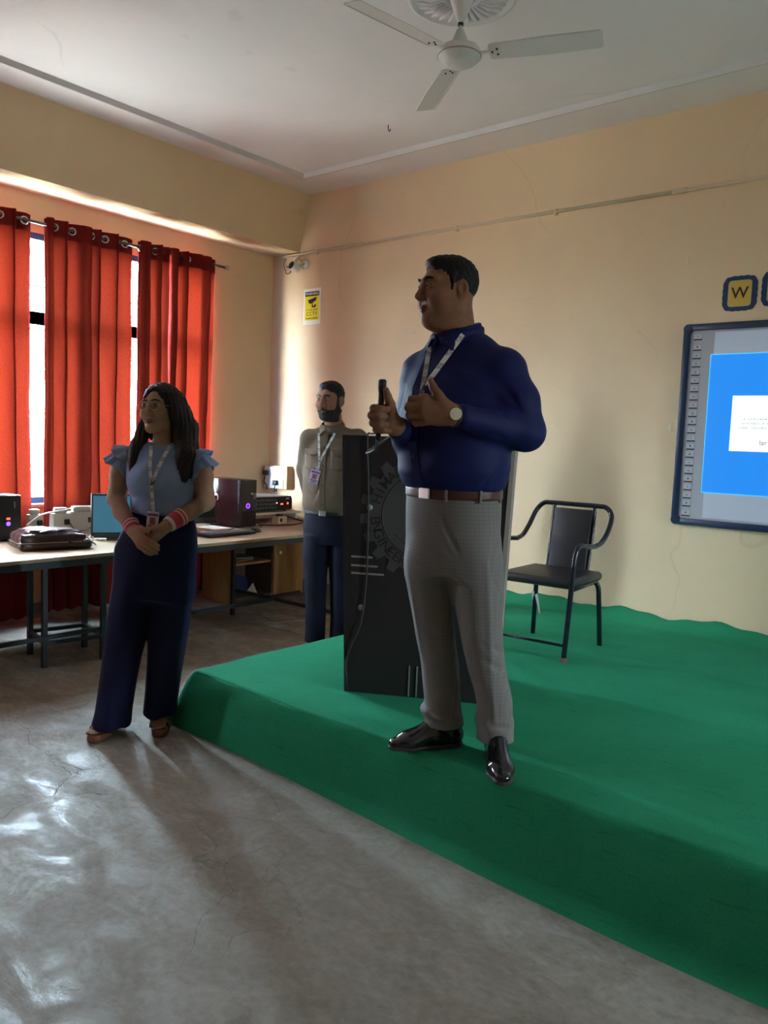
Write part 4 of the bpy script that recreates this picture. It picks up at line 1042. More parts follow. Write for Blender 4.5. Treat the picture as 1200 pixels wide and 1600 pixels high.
def soft(name, fld, m, parent, relax=1, xf=None):
    V, F = fld if isinstance(fld, tuple) else fld.mesh()
    for _ in range(relax):       # light Laplacian smoothing
        acc = np.zeros_like(V); n = np.zeros(len(V))
        for a, b in ((0, 1), (1, 2), (2, 3), (3, 0)):
            np.add.at(acc, F[:, a], V[F[:, b]]); np.add.at(acc, F[:, b], V[F[:, a]]); np.add.at(n, F[:, a], 1); np.add.at(n, F[:, b], 1)
        V = V*0.5+0.5*acc/np.maximum(n, 1)[:, None]
    if xf is not None:
        M = np.array(xf); V = V @ M[:3, :3].T+M[:3, 3]
    me = bpy.data.meshes.new(name)
    me.vertices.add(len(V)); me.vertices.foreach_set('co', V.astype(np.float32).ravel())
    me.loops.add(F.size); me.loops.foreach_set('vertex_index', F.astype(np.int32).ravel())
    me.polygons.add(len(F)); me.polygons.foreach_set('loop_start', np.arange(0, F.size, 4, dtype=np.int32)); me.polygons.foreach_set('loop_total', np.full(len(F), 4, np.int32))
    me.update(calc_edges=True); me.validate()
    return mesh_obj(name, me, m, parent, smooth=True)
def join_meshes(*VF):
    vs_, fs_, o = [], [], 0
    for V, F in VF: vs_.append(V); fs_.append(F+o); o += len(V)
    return np.concatenate(vs_), np.concatenate(fs_)
def xform(VF, M):
    M = np.array(M); return VF[0] @ M[:3, :3].T+M[:3, 3], VF[1]

# ---- materials of the people
def m_skin(name, c, c2):
    m = mat(name, c, 0.58, spec=0.16); t = NT(m); co = t.coord()
    n = t.noise(co, 28, 5, 0.6); f = t.noise(co, 240, 3)
    t.l(t.mix(t.ramp(n, (0.35, (0, 0, 0)), (0.7, (1, 1, 1))), c, c2), t.b.inputs['Base Color'])
    t.b.inputs['Subsurface Weight'].default_value = 0.06; t.b.inputs['Subsurface Radius'].default_value = (0.02, 0.008, 0.004); t.b.inputs['Subsurface Scale'].default_value = 0.3
    t.bump(f, 0.10, 0.002); return m
M_SKIN = m_skin('brown_skin', (0.235, 0.115, 0.065), (0.20, 0.092, 0.052))
M_SKINW = m_skin('light_brown_skin', (0.36, 0.20, 0.125), (0.31, 0.165, 0.10))
M_HAIR = mat('black_hair', (0.007, 0.006, 0.006), 0.62, spec=0.22, bump=(55, 0.5, (1, 1, 0.15)))
M_HAIRB = mat('dark_brown_hair', (0.014, 0.008, 0.006), 0.5, spec=0.3, bump=(60, 0.5, (1, 1, 0.06)))
M_BEARD = mat('black_beard', (0.014, 0.010, 0.009), 0.8, bump=(160, 0.8))
M_EYEW = mat('eye_white', (0.32, 0.28, 0.25), 0.3); M_IRIS = mat('dark_iris', (0.012, 0.008, 0.006), 0.15); M_LIP = mat('brown_lip', (0.15, 0.06, 0.045), 0.7, spec=0.15)
M_LIPW = mat('rose_lip', (0.26, 0.085, 0.07), 0.6, spec=0.2)
def m_cloth(name, c, c2, rough=0.8, weave=420):
    m = mat(name, c, rough, spec=0.14); t = NT(m); co = t.coord()
    n = t.noise(co, 7, 4, 0.6); w = t.noise(t.coord('Object', (1, 1, 1.4)), weave, 2)
    t.l(t.mix(t.ramp(n, (0.35, (0, 0, 0)), (0.7, (1, 1, 1))), c, c2), t.b.inputs['Base Color'])
    t.bump(t.math('ADD', t.math('MULTIPLY', w, 0.2), n), 0.25, 0.006); return m
M_NAVYSHIRT = m_cloth('navy_shirt_cotton', (0.010, 0.013, 0.072), (0.013, 0.017, 0.088), 0.6)
M_OLIVE = m_cloth('olive_shirt_cotton', (0.125, 0.088, 0.060), (0.10, 0.072, 0.050))
M_PALEBLUE = m_cloth('pale_blue_blouse', (0.25, 0.31, 0.48), (0.21, 0.27, 0.42))
M_NAVYTR = m_cloth('navy_trouser_cloth', (0.011, 0.012, 0.042), (0.009, 0.010, 0.032))
M_DARKTR = m_cloth('blue_black_denim', (0.005, 0.005, 0.013), (0.007, 0.007, 0.017))
def m_check():
    m = mat('grey_check_suiting', (0.20, 0.19, 0.17), 0.75, spec=0.25); t = NT(m)
    s = t.n('ShaderNodeSeparateXYZ'); t.l(t.coord(), s.inputs[0])
    def lines(v, per, wd):
        f = t.math('FRACT', t.math('MULTIPLY', v, 1/per)); return t.math('LESS_THAN', f, wd)
    u = t.math('ADD', t.math('MULTIPLY', s.outputs['X'], 0.9), t.math('MULTIPLY', s.outputs['Y'], -0.55))
    big = t.math('ADD', lines(s.outputs['Z'], 0.0135, 0.25), lines(u, 0.0115, 0.25))
    fine = t.math('ADD', lines(s.outputs['Z'], 0.006, 0.4), lines(u, 0.006, 0.4))
    c = t.mix(t.math('MULTIPLY', fine, 0.20), (0.165, 0.155, 0.142), (0.24, 0.225, 0.21))
    c = t.mix(t.math('MULTIPLY', big, 0.16), c, (0.08, 0.075, 0.07))
    t.l(c, t.b.inputs['Base Color']); t.bump(t.noise(t.coord(), 300, 2), 0.15, 0.003); return m
M_CHECK = m_check()
M_SHOE = mat('black_polished_leather', (0.008, 0.008, 0.011), 0.16, spec=0.6, coat=0.5, bump=(30, 0.05))
M_SOLE = mat('shoe_sole', (0.035, 0.028, 0.024), 0.6)
M_BELT = mat('brown_belt', (0.075, 0.025, 0.015), 0.4)
def m_lanyard():
    m = mat('printed_white_lanyard', (0.68, 0.66, 0.62), 0.6); t = NT(m); s = t.n('ShaderNodeSeparateXYZ'); t.l(t.coord(), s.inputs[0])
    f = t.math('FRACT', t.math('MULTIPLY', s.outputs['Z'], 22.0)); a = t.math('LESS_THAN', f, 0.42)
    n = t.noise(t.coord('Object', (1, 1, 2.2)), 260, 2); k = t.math('MULTIPLY', a, t.math('GREATER_THAN', n, 0.50))
    t.l(t.mix(t.math('MULTIPLY', k, 0.85), (0.68, 0.66, 0.62), (0.10, 0.07, 0.09)), t.b.inputs['Base Color']); return m
M_LANY = m_lanyard()

# ---- head (looks along local -Y, centre between the ears)
def head_field(h=0.003, wide=1.0, jaw=1.0, fem=False, neck=0.058, full=0):
    f = Field((-0.105, -0.14, -0.235), (0.105, 0.135, 0.135), h)
    f.ell((0, 0.018, 0.030), (0.073*wide, 0.092, 0.083), 0.01)
    f.ell((0, -0.030, -0.020), (0.064*wide, 0.062, 0.085), 0.03)
    f.cone((-0.046*jaw, 0.0, -0.062), (-0.012, -0.062, -0.098), 0.026, 0.022*jaw, 0.03); f.cone((0.046*jaw, 0.0, -0.062), (0.012, -0.062, -0.098), 0.026, 0.022*jaw, 0.03)
    f.ell((0, -0.073, -0.098), (0.022, 0.019, 0.018), 0.02)
    for s in (-1, 1):
        f.ell((s*0.038, -0.062, -0.030), (0.026, 0.026, 0.027), 0.025)
        f.cone((s*0.046, -0.068, 0.028), (s*0.012, -0.086, 0.024), 0.011, 0.010, 0.018)
        f.ell((s*0.031, -0.100, 0.008), (0.019, 0.020, 0.011), 0.012, 's')
        f.ell((s*0.031, -0.078, 0.007), (0.0165, 0.0135, 0.0105), 0.006)
        f.ell((s*0.031, -0.0815, 0.0145), (0.0170, 0.0115, 0.0045), 0.004)     # upper lid
        f.ell((s*0.031, -0.0800, -0.0005), (0.0155, 0.0110, 0.0035), 0.004)
    f.cone((0, -0.086, 0.020), (0, -0.110, -0.024), 0.0085, 0.0120, 0.014)
    f.ell((0, -0.112, -0.027), (0.0125, 0.012, 0.0105), 0.006)
    for s in (-1, 1):
        f.ell((s*0.0130, -0.098, -0.033), (0.0085, 0.012, 0.0080), 0.006); f.ell((s*0.006, -0.108, -0.040), (0.0040, 0.006, 0.0035), 0.003, 's')
    f.cone((-0.020, -0.083, -0.066), (0, -0.0945, -0.0615), 0.0045, 0.0062, 0.006); f.cone((0.020, -0.083, -0.066), (0, -0.0945, -0.0615), 0.0045, 0.0062, 0.006)
    f.cone((-0.017, -0.083, -0.0715), (0, -0.0925, -0.0745), 0.0045, 0.0072, 0.006); f.cone((0.017, -0.083, -0.0715), (0, -0.0925, -0.0745), 0.0045, 0.0072, 0.006)
    f.groove((-0.021, -0.088, -0.0680), (0.021, -0.088, -0.0680), 0.0035, 0.0035)
    for s in (-1, 1):
        f.groove((s*0.018, -0.092, -0.036), (s*0.030, -0.080, -0.062), 0.005, 0.0028)
        f.ell((s*0.076*wide, 0.016, -0.006), (0.010, 0.020, 0.032), 0.008, rot=(0, 0, s*R(-18))); f.ell((s*0.083*wide, 0.010, -0.002), (0.006, 0.011, 0.019), 0.006, 's', rot=(0, 0, s*R(-18)))
        f.ell((s*0.073*wide, 0.008, -0.032), (0.007, 0.010, 0.010), 0.006)
    f.cone((0, 0.026, -0.055), (0, 0.045, -0.23), neck*0.95, neck*1.05, 0.03)
    if full:
        f.ell((0, -0.020, -0.110), (0.052, 0.050, 0.030), 0.03)
        for s in (-1, 1): f.ell((s*0.046, -0.040, -0.052), (0.026, 0.034, 0.036), 0.03)
    return f
def add_eyes(parent, M, lipm, brow=1.0, browm=M_HAIR):
    Mx = Matrix(M)
    for s in (-1, 1):
        e = MB(); e.lathe([(0.002, -0.0118), (0.006, -0.0103), (0.0098, -0.0066), (0.0115, 0.0), (0.006, 0.0095)], 14, Mx @ Matrix.Translation((s*0.031, -0.0815, 0.0068)) @ Matrix.Rotation(R(-90), 4, 'X'))
        ey = e.build('eye', M_EYEW, parent, smooth=True)
        i = MB(); i.lathe([(0.0008, 0.0128), (0.0042, 0.0122), (0.0052, 0.0108), (0.0045, 0.0100)], 12, Mx @ Matrix.Translation((s*0.031, -0.0815, 0.0068)) @ Matrix.Rotation(R(90), 4, 'X'))
        i.build('iris', M_IRIS, ey, smooth=True)
        b = MB(); b.tube([Mx @ Vector(p) for p in smooth_path([(s*0.011, -0.0960, 0.0265), (s*0.026, -0.0940, 0.0330), (s*0.040, -0.0850, 0.0320), (s*0.051, -0.0720, 0.0255)], 5)], [0.0020*brow+0.0016*brow*math.sin(PI*min(1, (k+3)/18)) for k in range(16)], 6)
        b.build('eyebrow', browm, parent, smooth=True)
def lips(parent, M, m):
    Mx = Matrix(M); l = MB()
    l.tube([Mx @ Vector(p) for p in smooth_path([(-0.022, -0.0855, -0.0675), (-0.010, -0.0965, -0.0625), (0, -0.0985, -0.0640), (0.010, -0.0965, -0.0625), (0.022, -0.0855, -0.0675)], 5)], [0.0015+0.0030*math.sin(PI*k/20) for k in range(21)], 8)
    l.tube([Mx @ Vector(p) for p in smooth_path([(-0.019, -0.0850, -0.0705), (0, -0.0968, -0.0752), (0.019, -0.0850, -0.0705)], 10)], [0.0015+0.0036*math.sin(PI*k/20) for k in range(21)], 8)
    return l.build('lips', m, parent, smooth=True)
def HM(c, yaw, pitch=0.0, roll=0.0, s=1.0):
    return Matrix.Translation(c) @ Matrix.Rotation(yaw, 4, 'Z') @ Matrix.Rotation(pitch, 4, 'X') @ Matrix.Rotation(roll, 4, 'Y') @ Matrix.Diagonal((s, s, s, 1))
def badge(parent, c, rot, w, h, face, clipm=M_STEEL):
    M = Matrix.Translation(c) @ Euler(rot).to_matrix().to_4x4()
    def P(mb, n, m, p): o = mb.build(n, m, p); o.matrix_local = M if p is parent else Matrix.Identity(4); return o
    b = P(MB().box2((-w/2, -0.002, -h), (w/2, 0.002, 0), bev=0.001), 'id_badge', face, parent)
    P(MB().box2((-w*0.46, -0.0032, -h*0.24), (w*0.46, -0.002, -h*0.10)), 'badge_header', mat('badge_violet', (0.16, 0.08, 0.30), 0.5), b)
    P(MB().box2((-w*0.24, -0.0032, -h*0.66), (w*0.24, -0.002, -h*0.30)), 'badge_photo', mat('badge_photo', (0.30, 0.10, 0.10), 0.5), b)
    P(MB().box2((-w*0.38, -0.0032, -h*0.78), (w*0.38, -0.002, -h*0.72)), 'badge_line', mat('badge_ink', (0.08, 0.05, 0.12), 0.5), b)
    P(MB().box2((-w*0.30, -0.0032, -h*0.90), (w*0.30, -0.002, -h*0.84)), 'badge_line', mat('badge_ink', (0.08, 0.05, 0.12), 0.5), b)
    P(MB().box2((-0.006, -0.004, -0.002), (0.006, 0.004, 0.022), bev=0.002), 'badge_clip', clipm, b)
    return b
def shoe_field(heel, toe, h=0.004, L=None, w=0.047, ank=0.0):
    """leather shoe from heel to toe on z=0, local plan positions"""
    a = np.array(heel[:2]); b = np.array(toe[:2]); d = b-a; n = np.linalg.norm(d); d /= n; q = np.array([-d[1], d[0]])
    P = lambda s, t, z: (a[0]+d[0]*s*n+q[0]*t, a[1]+d[1]*s*n+q[1]*t, z)
    f = Field((min(a[0], b[0])-0.09, min(a[1], b[1])-0.09, -0.01), (max(a[0], b[0])+0.09, max(a[1], b[1])+0.09, 0.17), h)
    f.cone(P(0.13, 0, 0.035), P(0.35, 0, 0.036), 0.036, 0.036, 0.01); f.cone(P(0.35, 0, 0.036), P(0.72, 0, 0.028), 0.036, w*0.94, 0.02, sq=((0, 0, 1), 0.85))
    f.cone(P(0.70, 0, 0.026), P(0.88, 0, 0.022), w*0.93, w*0.62, 0.02, sq=((0, 0, 1), 0.66))
    f.cone(P(0.15, 0, 0.05), P(0.20, 0, 0.115), 0.036, 0.040, 0.02); f.cone(P(0.24, 0, 0.10), P(0.60, 0, 0.045), 0.036, 0.030, 0.025)
    f.box(P(0.5, 0, -0.035), (0.3, 0.3, 0.044), 0.001, 0.0, 's')
    f.groove(P(0.40, -0.03, 0.09), P(0.40, 0.03, 0.09), 0.006, 0.003)
    g = Field((min(a[0], b[0])-0.09, min(a[1], b[1])-0.09, -0.01), (max(a[0], b[0])+0.09, max(a[1], b[1])+0.09, 0.05), h)
    g.cone(P(0.14, 0, 0.006), P(0.40, 0, 0.006), 0.038, 0.037, 0.01); g.cone(P(0.40, 0, 0.006), P(0.70, 0, 0.006), 0.037, w, 0.01); g.cone(P(0.70, 0, 0.006), P(0.88, 0, 0.006), w, w*0.66, 0.01)
    g.box(P(0.5, 0, -0.05), (0.3, 0.3, 0.0505), 0.001, 0.0, 's'); g.box(P(0.5, 0, 0.064), (0.3, 0.3, 0.050), 0.001, 0.0, 's')
    lace = [P(0.36, -0.022, 0.098), P(0.42, 0.0, 0.094), P(0.36, 0.022, 0.098)], [P(0.44, -0.020, 0.084), P(0.49, 0.0, 0.082), P(0.44, 0.020, 0.084)]
    return f, g, lace
def make_shoe(parent, heel, toe):
    f, g, lace = shoe_field(heel, toe)
    s = soft('shoe', f, M_SHOE, parent); soft('sole', g, M_SOLE, s)
    for l in lace: MB().tube(smooth_path(l, 5), 0.0028, 6).build('lace', M_BLACK, s, smooth=True)
# ================================================================== PEOPLE
def front_y(fld, x, z, default=0.0):
    """first solid point seen from the front (-y side) of a field"""
    i = int(round((x-fld.lo[0])/fld.h)); k = int(round((z-fld.lo[2])/fld.h))
    if not (0 <= i < fld.n[0] and 0 <= k < fld.n[2]): return default
    col = fld.D[i, :, k]; j = np.nonzero(col < 0)[0]
    if len(j) == 0: return default
    j = j[0]
    if j == 0: return float(fld.lo[1])
    t = col[j-1]/(col[j-1]-col[j]); return float(fld.lo[1]+fld.h*(j-1+t))
def drape(fld, pts, lift=0.004, n=6):
    """straight runs between (x,z) points laid on the front of a field"""
    out = []
    for (x0, z0), (x1, z1) in zip(pts, pts[1:]):
        for k in range(n): out.append((x0+(x1-x0)*k/n, z0+(z1-z0)*k/n))
    out.append(pts[-1])
    ys = [front_y(fld, x, z) for x, z in out]
    return [Vector((x, min(ys[max(0, i-1):i+2])-lift, z)) for i, (x, z) in enumerate(out)]
def lanyard(root, fld, left, right, vee, end, w=0.016):
    l = bpy.data.objects.new('lanyard', None)
    A = drape(fld, [left, vee], 0.008); B = drape(fld, [right, vee, end], 0.011)
    s = ribbon('lanyard', A, w, 0.0016, (1, 0.05, 0.12), M_LANY, root)
    bpy.data.objects.remove(l)
    d = Vector((vee[0]-right[0], 0, vee[1]-right[1])).normalized(); side = Vector((0, 1, 0)).cross(d)
    ribbon('lanyard_strap', B, w, 0.0016, [side if i < len(B)-7 else Vector((1, 0, 0.1)) for i in range(len(B))], M_LANY, s)
    MB().box(B[-1]+Vector((0, -0.003, -0.004)), (0.012, 0.006, 0.026), bev=0.002).build('lanyard_clip', M_STEEL, s)
    return B[-1]
def finger(f, pts, r, k=0.006):
    f.chain(pts, r, k)
def torus(parent, name, c, axis, R0, r0, m, n=22):
    ax = Vector(axis).normalized(); u = ax.orthogonal().normalized(); v = ax.cross(u)
    return MB().tube([Vector(c)+(u*math.cos(a)+v*math.sin(a))*R0 for a in [2*PI*i/n for i in range(n)]], r0, 8, closed=True).build(name, m, parent, smooth=True)
def collar(root, m, c, rx, ry, yaw, zb, zf, tipdrop=0.055, hw=0.021, res=0.004):
    """folded shirt collar round the neck; front opening along the facing direction"""
    f = Field((c[0]-rx-0.07, c[1]-ry-0.07, zf-tipdrop-0.05), (c[0]+rx+0.07, c[1]+ry+0.07, zb+0.05), res)
    def P(a, dr=0.0, dz=0.0):      # a=0 at the front
        x, y = math.sin(a)*(rx+dr), -math.cos(a)*(ry+dr)
        return (c[0]+x*math.cos(yaw)-y*math.sin(yaw), c[1]+x*math.sin(yaw)+y*math.cos(yaw), zf+(zb-zf)*(1-math.cos(a))/2+dz)
    A = [R(16+i*(328/24)) for i in range(25)]
    for a, b in zip(A, A[1:]):
        p, q = P(a), P(b); rad = ((p[0]+q[0])/2-c[0], (p[1]+q[1])/2-c[1], 0)
        f.cone(p, q, hw, hw, 0.004, sq=(rad, 0.22))
        p, q = P(a, 0.010, -0.012), P(b, 0.010, -0.012); f.cone(p, q, hw*0.95, hw*0.95, 0.004, sq=(rad, 0.22))
    for s in (1, -1):
        a0 = R(20*s); p = P(a0, 0.010, -0.010); q = P(R(38*s), 0.030, -tipdrop)
        for t_ in (0.0, 0.5):
            pp = P(R((20+26*t_)*s), 0.011, -0.010); f.cone(pp, q, hw*0.9, 0.006, 0.006, sq=((p[0]-c[0], p[1]-c[1], 0.3), 0.22))
    return soft('collar', f, m, root, relax=1)

# ------------------------------------------------------------------ the speaker on the stage
sp = thing('person', 'man in navy shirt and grey check trousers speaking at the stage edge', 'person', (4.114, -2.798, HS), YAW)
TY = R(-40)
sh = Field((-0.37, -0.40, 0.90), (0.28, 0.28, 1.56), 0.0055)
sh.loft([(0.956, -0.057, 0.0, 0.178, 0.150, TY), (0.982, -0.060, -0.004, 0.190, 0.165, TY), (1.03, -0.063, -0.012, 0.200, 0.181, TY), (1.10, -0.063, -0.012, 0.205, 0.182, TY), (1.20, -0.060, -0.008, 0.208, 0.172, TY), (1.32, -0.055, 0.0, 0.204, 0.150, TY), (1.39, -0.052, 0.008, 0.180, 0.122, TY), (1.445, -0.058, 0.008, 0.130, 0.092, TY), (1.495, -0.068, 0.0, 0.082, 0.076, TY)], 0.0, cap=0.02)
sh.cone((-0.175, 0.105, 1.375), (0.075, -0.095, 1.375), 0.060, 0.066, 0.06); sh.cone((-0.10, 0.04, 1.43), (0.0, -0.04, 1.43), 0.055, 0.055, 0.05)
sh.chain([(0.088, -0.105, 1.352), (0.130, -0.12, 1.26), (0.162, -0.125, 1.165)], [0.070, 0.070, 0.061], 0.05)
sh.cone((0.162, -0.125, 1.165), (-0.060, -0.262, 1.203), 0.061, 0.040, 0.03)
sh.cone((-0.188, 0.100, 1.36), (-0.222, 0.03, 1.130), 0.062, 0.054, 0.04)
sh.cone((-0.222, 0.03, 1.130), (-0.260, -0.195, 1.160), 0.053, 0.038, 0.02)
# folds
for a, b, w, d in (((0.05, -0.20, 1.34), (0.14, -0.19, 1.22), 0.012, 0.006), ((0.09, -0.19, 1.20), (0.20, -0.17, 1.16), 0.010, 0.007), ((0.08, -0.20, 1.24), (0.21, -0.15, 1.205), 0.010, 0.006), ((0.10, -0.20, 1.13), (0.02, -0.24, 1.17), 0.010, 0.006),
                   ((0.05, -0.24, 1.24), (0.10, -0.2, 1.18), 0.009, 0.005), ((-0.26, -0.03, 1.10), (-0.24, -0.08, 1.17), 0.010, 0.006), ((-0.24, 0.0, 1.32), (-0.27, 0.0, 1.18), 0.012, 0.006), ((-0.27, -0.04, 1.20), (-0.21, -0.07, 1.26), 0.010, 0.007),
                   ((-0.15, -0.16, 0.97), (-0.02, -0.20, 1.06), 0.012, 0.005), ((0.02, -0.17, 0.97), (0.08, -0.15, 1.10), 0.012, 0.006), ((-0.20, -0.10, 0.98), (-0.16, -0.15, 1.10), 0.012, 0.005), ((0.09, -0.10, 0.97), (0.13, -0.06, 1.10), 0.012, 0.007), ((0.06, -0.16, 0.96), (0.12, -0.12, 1.02), 0.008, 0.005), ((-0.10, -0.16, 1.40), (-0.14, -0.17, 1.25), 0.012, 0.004)):
    sh.groove(a, b, w, d); sh.groove((a[0]+0.014, a[1], a[2]+0.012), (b[0]+0.014, b[1], b[2]+0.012), w, -d*0.7)
sh.warp(lambda X, Y, Z: 0.0016*np.sin(38*X+21*Z+6*np.sin(9*Z))*np.sin(23*Z-17*Y))
shirt = soft('shirt', sh, M_NAVYSHIRT, sp)
collar(sp, M_NAVYSHIRT, (-0.070, -0.006), 0.075, 0.080, R(-48), 1.520, 1.475)
# placket with buttons down the front
pk = drape(sh, [(-0.155, 1.44), (-0.205, 1.30), (-0.215, 1.12), (-0.185, 0.97)], 0.002, 6)
po = ribbon('placket', pk, 0.030, 0.002, (0.8, -0.6, 0), M_NAVYSHIRT, sp)
for i in range(2, len(pk), 4): MB().lathe([(0.0055, 0), (0.005, 0.002)], 10, Matrix.Translation(pk[i]+Vector((0, -0.001, 0))) @ Matrix.Rotation(R(90), 4, 'X')).build('button', mat('navy_button', (0.02, 0.025, 0.08), 0.3), po)
# trousers
tr_ = Field((-0.27, -0.20, 0.05), (0.25, 0.28, 0.985), 0.0055)
tr_.loft([(0.66, -0.050, 0.03, 0.150, 0.110, TY), (0.74, -0.052, 0.03, 0.170, 0.132, TY), (0.82, -0.054, 0.022, 0.179, 0.142, TY), (0.90, -0.056, 0.010, 0.176, 0.146, TY), (0.962, -0.057, 0.0, 0.173, 0.146, TY)], 0.0, cap=0.01)
tr_.loft([(0.078, -0.045, 0.100, 0.072, 0.082, 0), (0.105, -0.048, 0.100, 0.072, 0.084, 0), (0.135, -0.060, 0.096, 0.076, 0.084, 0), (0.16, -0.056, 0.096, 0.068, 0.078, 0), (0.28, -0.068, 0.09, 0.069, 0.078, 0), (0.42, -0.094, 0.08, 0.072, 0.083, 0), (0.58, -0.122, 0.07, 0.079, 0.092, 0), (0.68, -0.136, 0.055, 0.084, 0.102, 0), (0.76, -0.122, 0.045, 0.076, 0.10, 0), (0.88, -0.08, 0.02, 0.04, 0.07, 0)], 0.045, cap=0.006)
tr_.loft([(0.070, 0.130, -0.005, 0.068, 0.080, 0), (0.11, 0.128, -0.008, 0.066, 0.080, 0), (0.14, 0.124, -0.005, 0.070, 0.080, 0), (0.168, 0.125, -0.005, 0.064, 0.074, 0), (0.33, 0.087, -0.01, 0.069, 0.078, 0), (0.43, 0.066, -0.015, 0.075, 0.085, 0), (0.515, 0.053, -0.02, 0.082, 0.092, 0), (0.613, 0.043, -0.02, 0.090, 0.10, 0), (0.70, 0.034, -0.012, 0.092, 0.110, 0), (0.78, 0.018, -0.008, 0.082, 0.105, 0), (0.88, -0.02, 0.0, 0.04, 0.07, 0)], 0.045, cap=0.006)
for a, b, w, d in (((0.055, -0.128, 0.74), (0.098, -0.085, 0.30), 0.010, -0.006), ((0.098, -0.085, 0.30), (0.120, -0.078, 0.12), 0.008, -0.005), ((-0.205, 0.0, 0.74), (-0.148, 0.04, 0.30), 0.010, -0.005),
                   ((-0.05, -0.12, 0.72), (-0.16, -0.11, 0.84), 0.010, 0.006), ((-0.05, -0.12, 0.70), (-0.19, -0.07, 0.77), 0.010, 0.006), ((-0.04, -0.12, 0.74), (-0.11, -0.13, 0.88), 0.009, 0.005), ((-0.06, -0.11, 0.66), (-0.19, -0.03, 0.70), 0.009, 0.005), ((0.02, -0.12, 0.72), (0.12, -0.08, 0.60), 0.010, 0.004),
                   ((0.07, -0.09, 0.145), (0.19, -0.07, 0.13), 0.009, 0.008), ((0.07, -0.09, 0.115), (0.17, -0.09, 0.10), 0.007, 0.005), ((-0.13, 0.02, 0.150), (0.0, 0.02, 0.12), 0.010, 0.009), ((-0.12, 0.02, 0.10), (0.01, 0.02, 0.12), 0.008, 0.006), ((-0.13, 0.03, 0.20), (-0.02, 0.01, 0.17), 0.010, 0.006),
                   ((0.05, -0.095, 0.44), (0.14, -0.07, 0.40), 0.012, 0.005), ((0.06, -0.095, 0.38), (0.15, -0.07, 0.33), 0.012, 0.004), ((-0.15, 0.0, 0.46), (-0.06, 0.0, 0.42), 0.012, 0.005), ((0.12, -0.06, 0.86), (0.10, -0.10, 0.79), 0.006, 0.005), ((0.145, 0.02, 0.62), (0.135, -0.07, 0.45), 0.012, 0.005), ((0.15, 0.0, 0.50), (0.14, -0.06, 0.33), 0.010, 0.005)):
    tr_.groove(a, b, w, d*1.5)
tr_.warp(lambda X, Y, Z: 0.0020*np.sin(70*Z+20*X+3*np.sin(40*Y))*np.clip((0.26-Z)/0.15, 0, 1)+0.0012*np.sin(31*X+26*Z)*np.sin(29*Y-14*Z))
soft('trousers', tr_, M_CHECK, sp)
bf = Field((-0.26, -0.20, 0.91), (0.16, 0.20, 1.0), 0.004)
bf.loft([(0.930, -0.0565, 0.002, 0.1785, 0.1505, TY), (0.966, -0.0570, 0.0, 0.1785, 0.1515, TY)], 0.0, cap=0.004)
belt = soft('belt', bf, M_BELT, sp)
fy = front_y(bf, -0.165, 0.948)
MB().box((-0.165, fy-0.004, 0.948), (0.048, 0.008, 0.036), rot=(0, 0, R(-48)), bev=0.003).build('buckle', M_STEEL, belt)
for x in (-0.095, 0.02, 0.095):
    y = front_y(bf, x, 0.948); MB().box((x, y-0.002, 0.948), (0.010, 0.006, 0.050), rot=(0, 0, R(-20 if x < 0 else 25)), bev=0.002).build('belt_loop', M_CHECK, sp)
make_shoe(sp, (0.030, 0.118), (-0.255, 0.030)); make_shoe(sp, (0.135, 0.045), (0.128, -0.262))
# head, neck and hands
spM = HM((-0.113, -0.03, 1.634), R(-64), R(3), 0, 0.985)
hd = xform(head_field(0.003, 1.05, 1.24, False, 0.068, 1).mesh(), spM)
ha = Field((-0.27, -0.36, 1.10), (-0.02, -0.19, 1.34), 0.0028)
ha.cone((-0.035, -0.252, 1.200), (-0.095, -0.280, 1.206), 0.030, 0.028, 0.01)
wr = (-0.095, -0.280, 1.208)
MC = [(-0.183, -0.286, 1.254), (-0.189, -0.294, 1.231), (-0.187, -0.292, 1.207), (-0.176, -0.284, 1.186)]
for q, r_ in zip(MC, (0.0165, 0.0165, 0.0155, 0.0145)): ha.cone(wr, q, 0.025, r_, 0.018)
ha.ell((-0.135, -0.272, 1.215), (0.045, 0.020, 0.042), 0.015)
for q, r_, l in zip(MC, (0.0125, 0.0128, 0.0120, 0.0108), (1.0, 1.06, 1.0, 0.82)):
    p1 = (q[0]-0.043*l, q[1]+0.012, q[2]-0.004); p2 = (p1[0]+0.004, p1[1]+0.028*l, p1[2]-0.004); p3 = (p2[0]+0.024, p2[1]+0.008, p2[2])
    finger(ha, [q, p1, p2, p3], [r_*1.1, r_, r_*0.95, r_*0.8], 0.006)
ha.chain([(-0.112, -0.290, 1.226), (-0.143, -0.296, 1.266), (-0.160, -0.294, 1.290), (-0.168, -0.290, 1.308)], [0.021, 0.0150, 0.0125, 0.0105], 0.014)
hb = Field((-0.38, -0.35, 1.09), (-0.22, -0.14, 1.31), 0.0028)
hb.cone((-0.256, -0.170, 1.158), (-0.272, -0.222, 1.166), 0.029, 0.026, 0.01)
wl_ = (-0.272, -0.222, 1.168)
MC2 = [(-0.320, -0.258, 1.222), (-0.326, -0.256, 1.200), (-0.321, -0.250, 1.177), (-0.311, -0.246, 1.157)]
for q, r_ in zip(MC2, (0.016, 0.016, 0.015, 0.014)): hb.cone(wl_, q, 0.024, r_, 0.016)
for q, r_, l in zip(MC2, (0.0122, 0.0124, 0.0118, 0.0106), (1.0, 1.04, 1.0, 0.85)):
    p1 = (q[0]-0.022, q[1]-0.036*l, q[2]-0.004); p2 = (p1[0]+0.022, p1[1]-0.016*l, p1[2]-0.003); p3 = (p2[0]+0.020, p2[1]+0.010, p2[2])
    finger(hb, [q, p1, p2, p3], [r_*1.1, r_, r_*0.95, r_*0.82], 0.006)
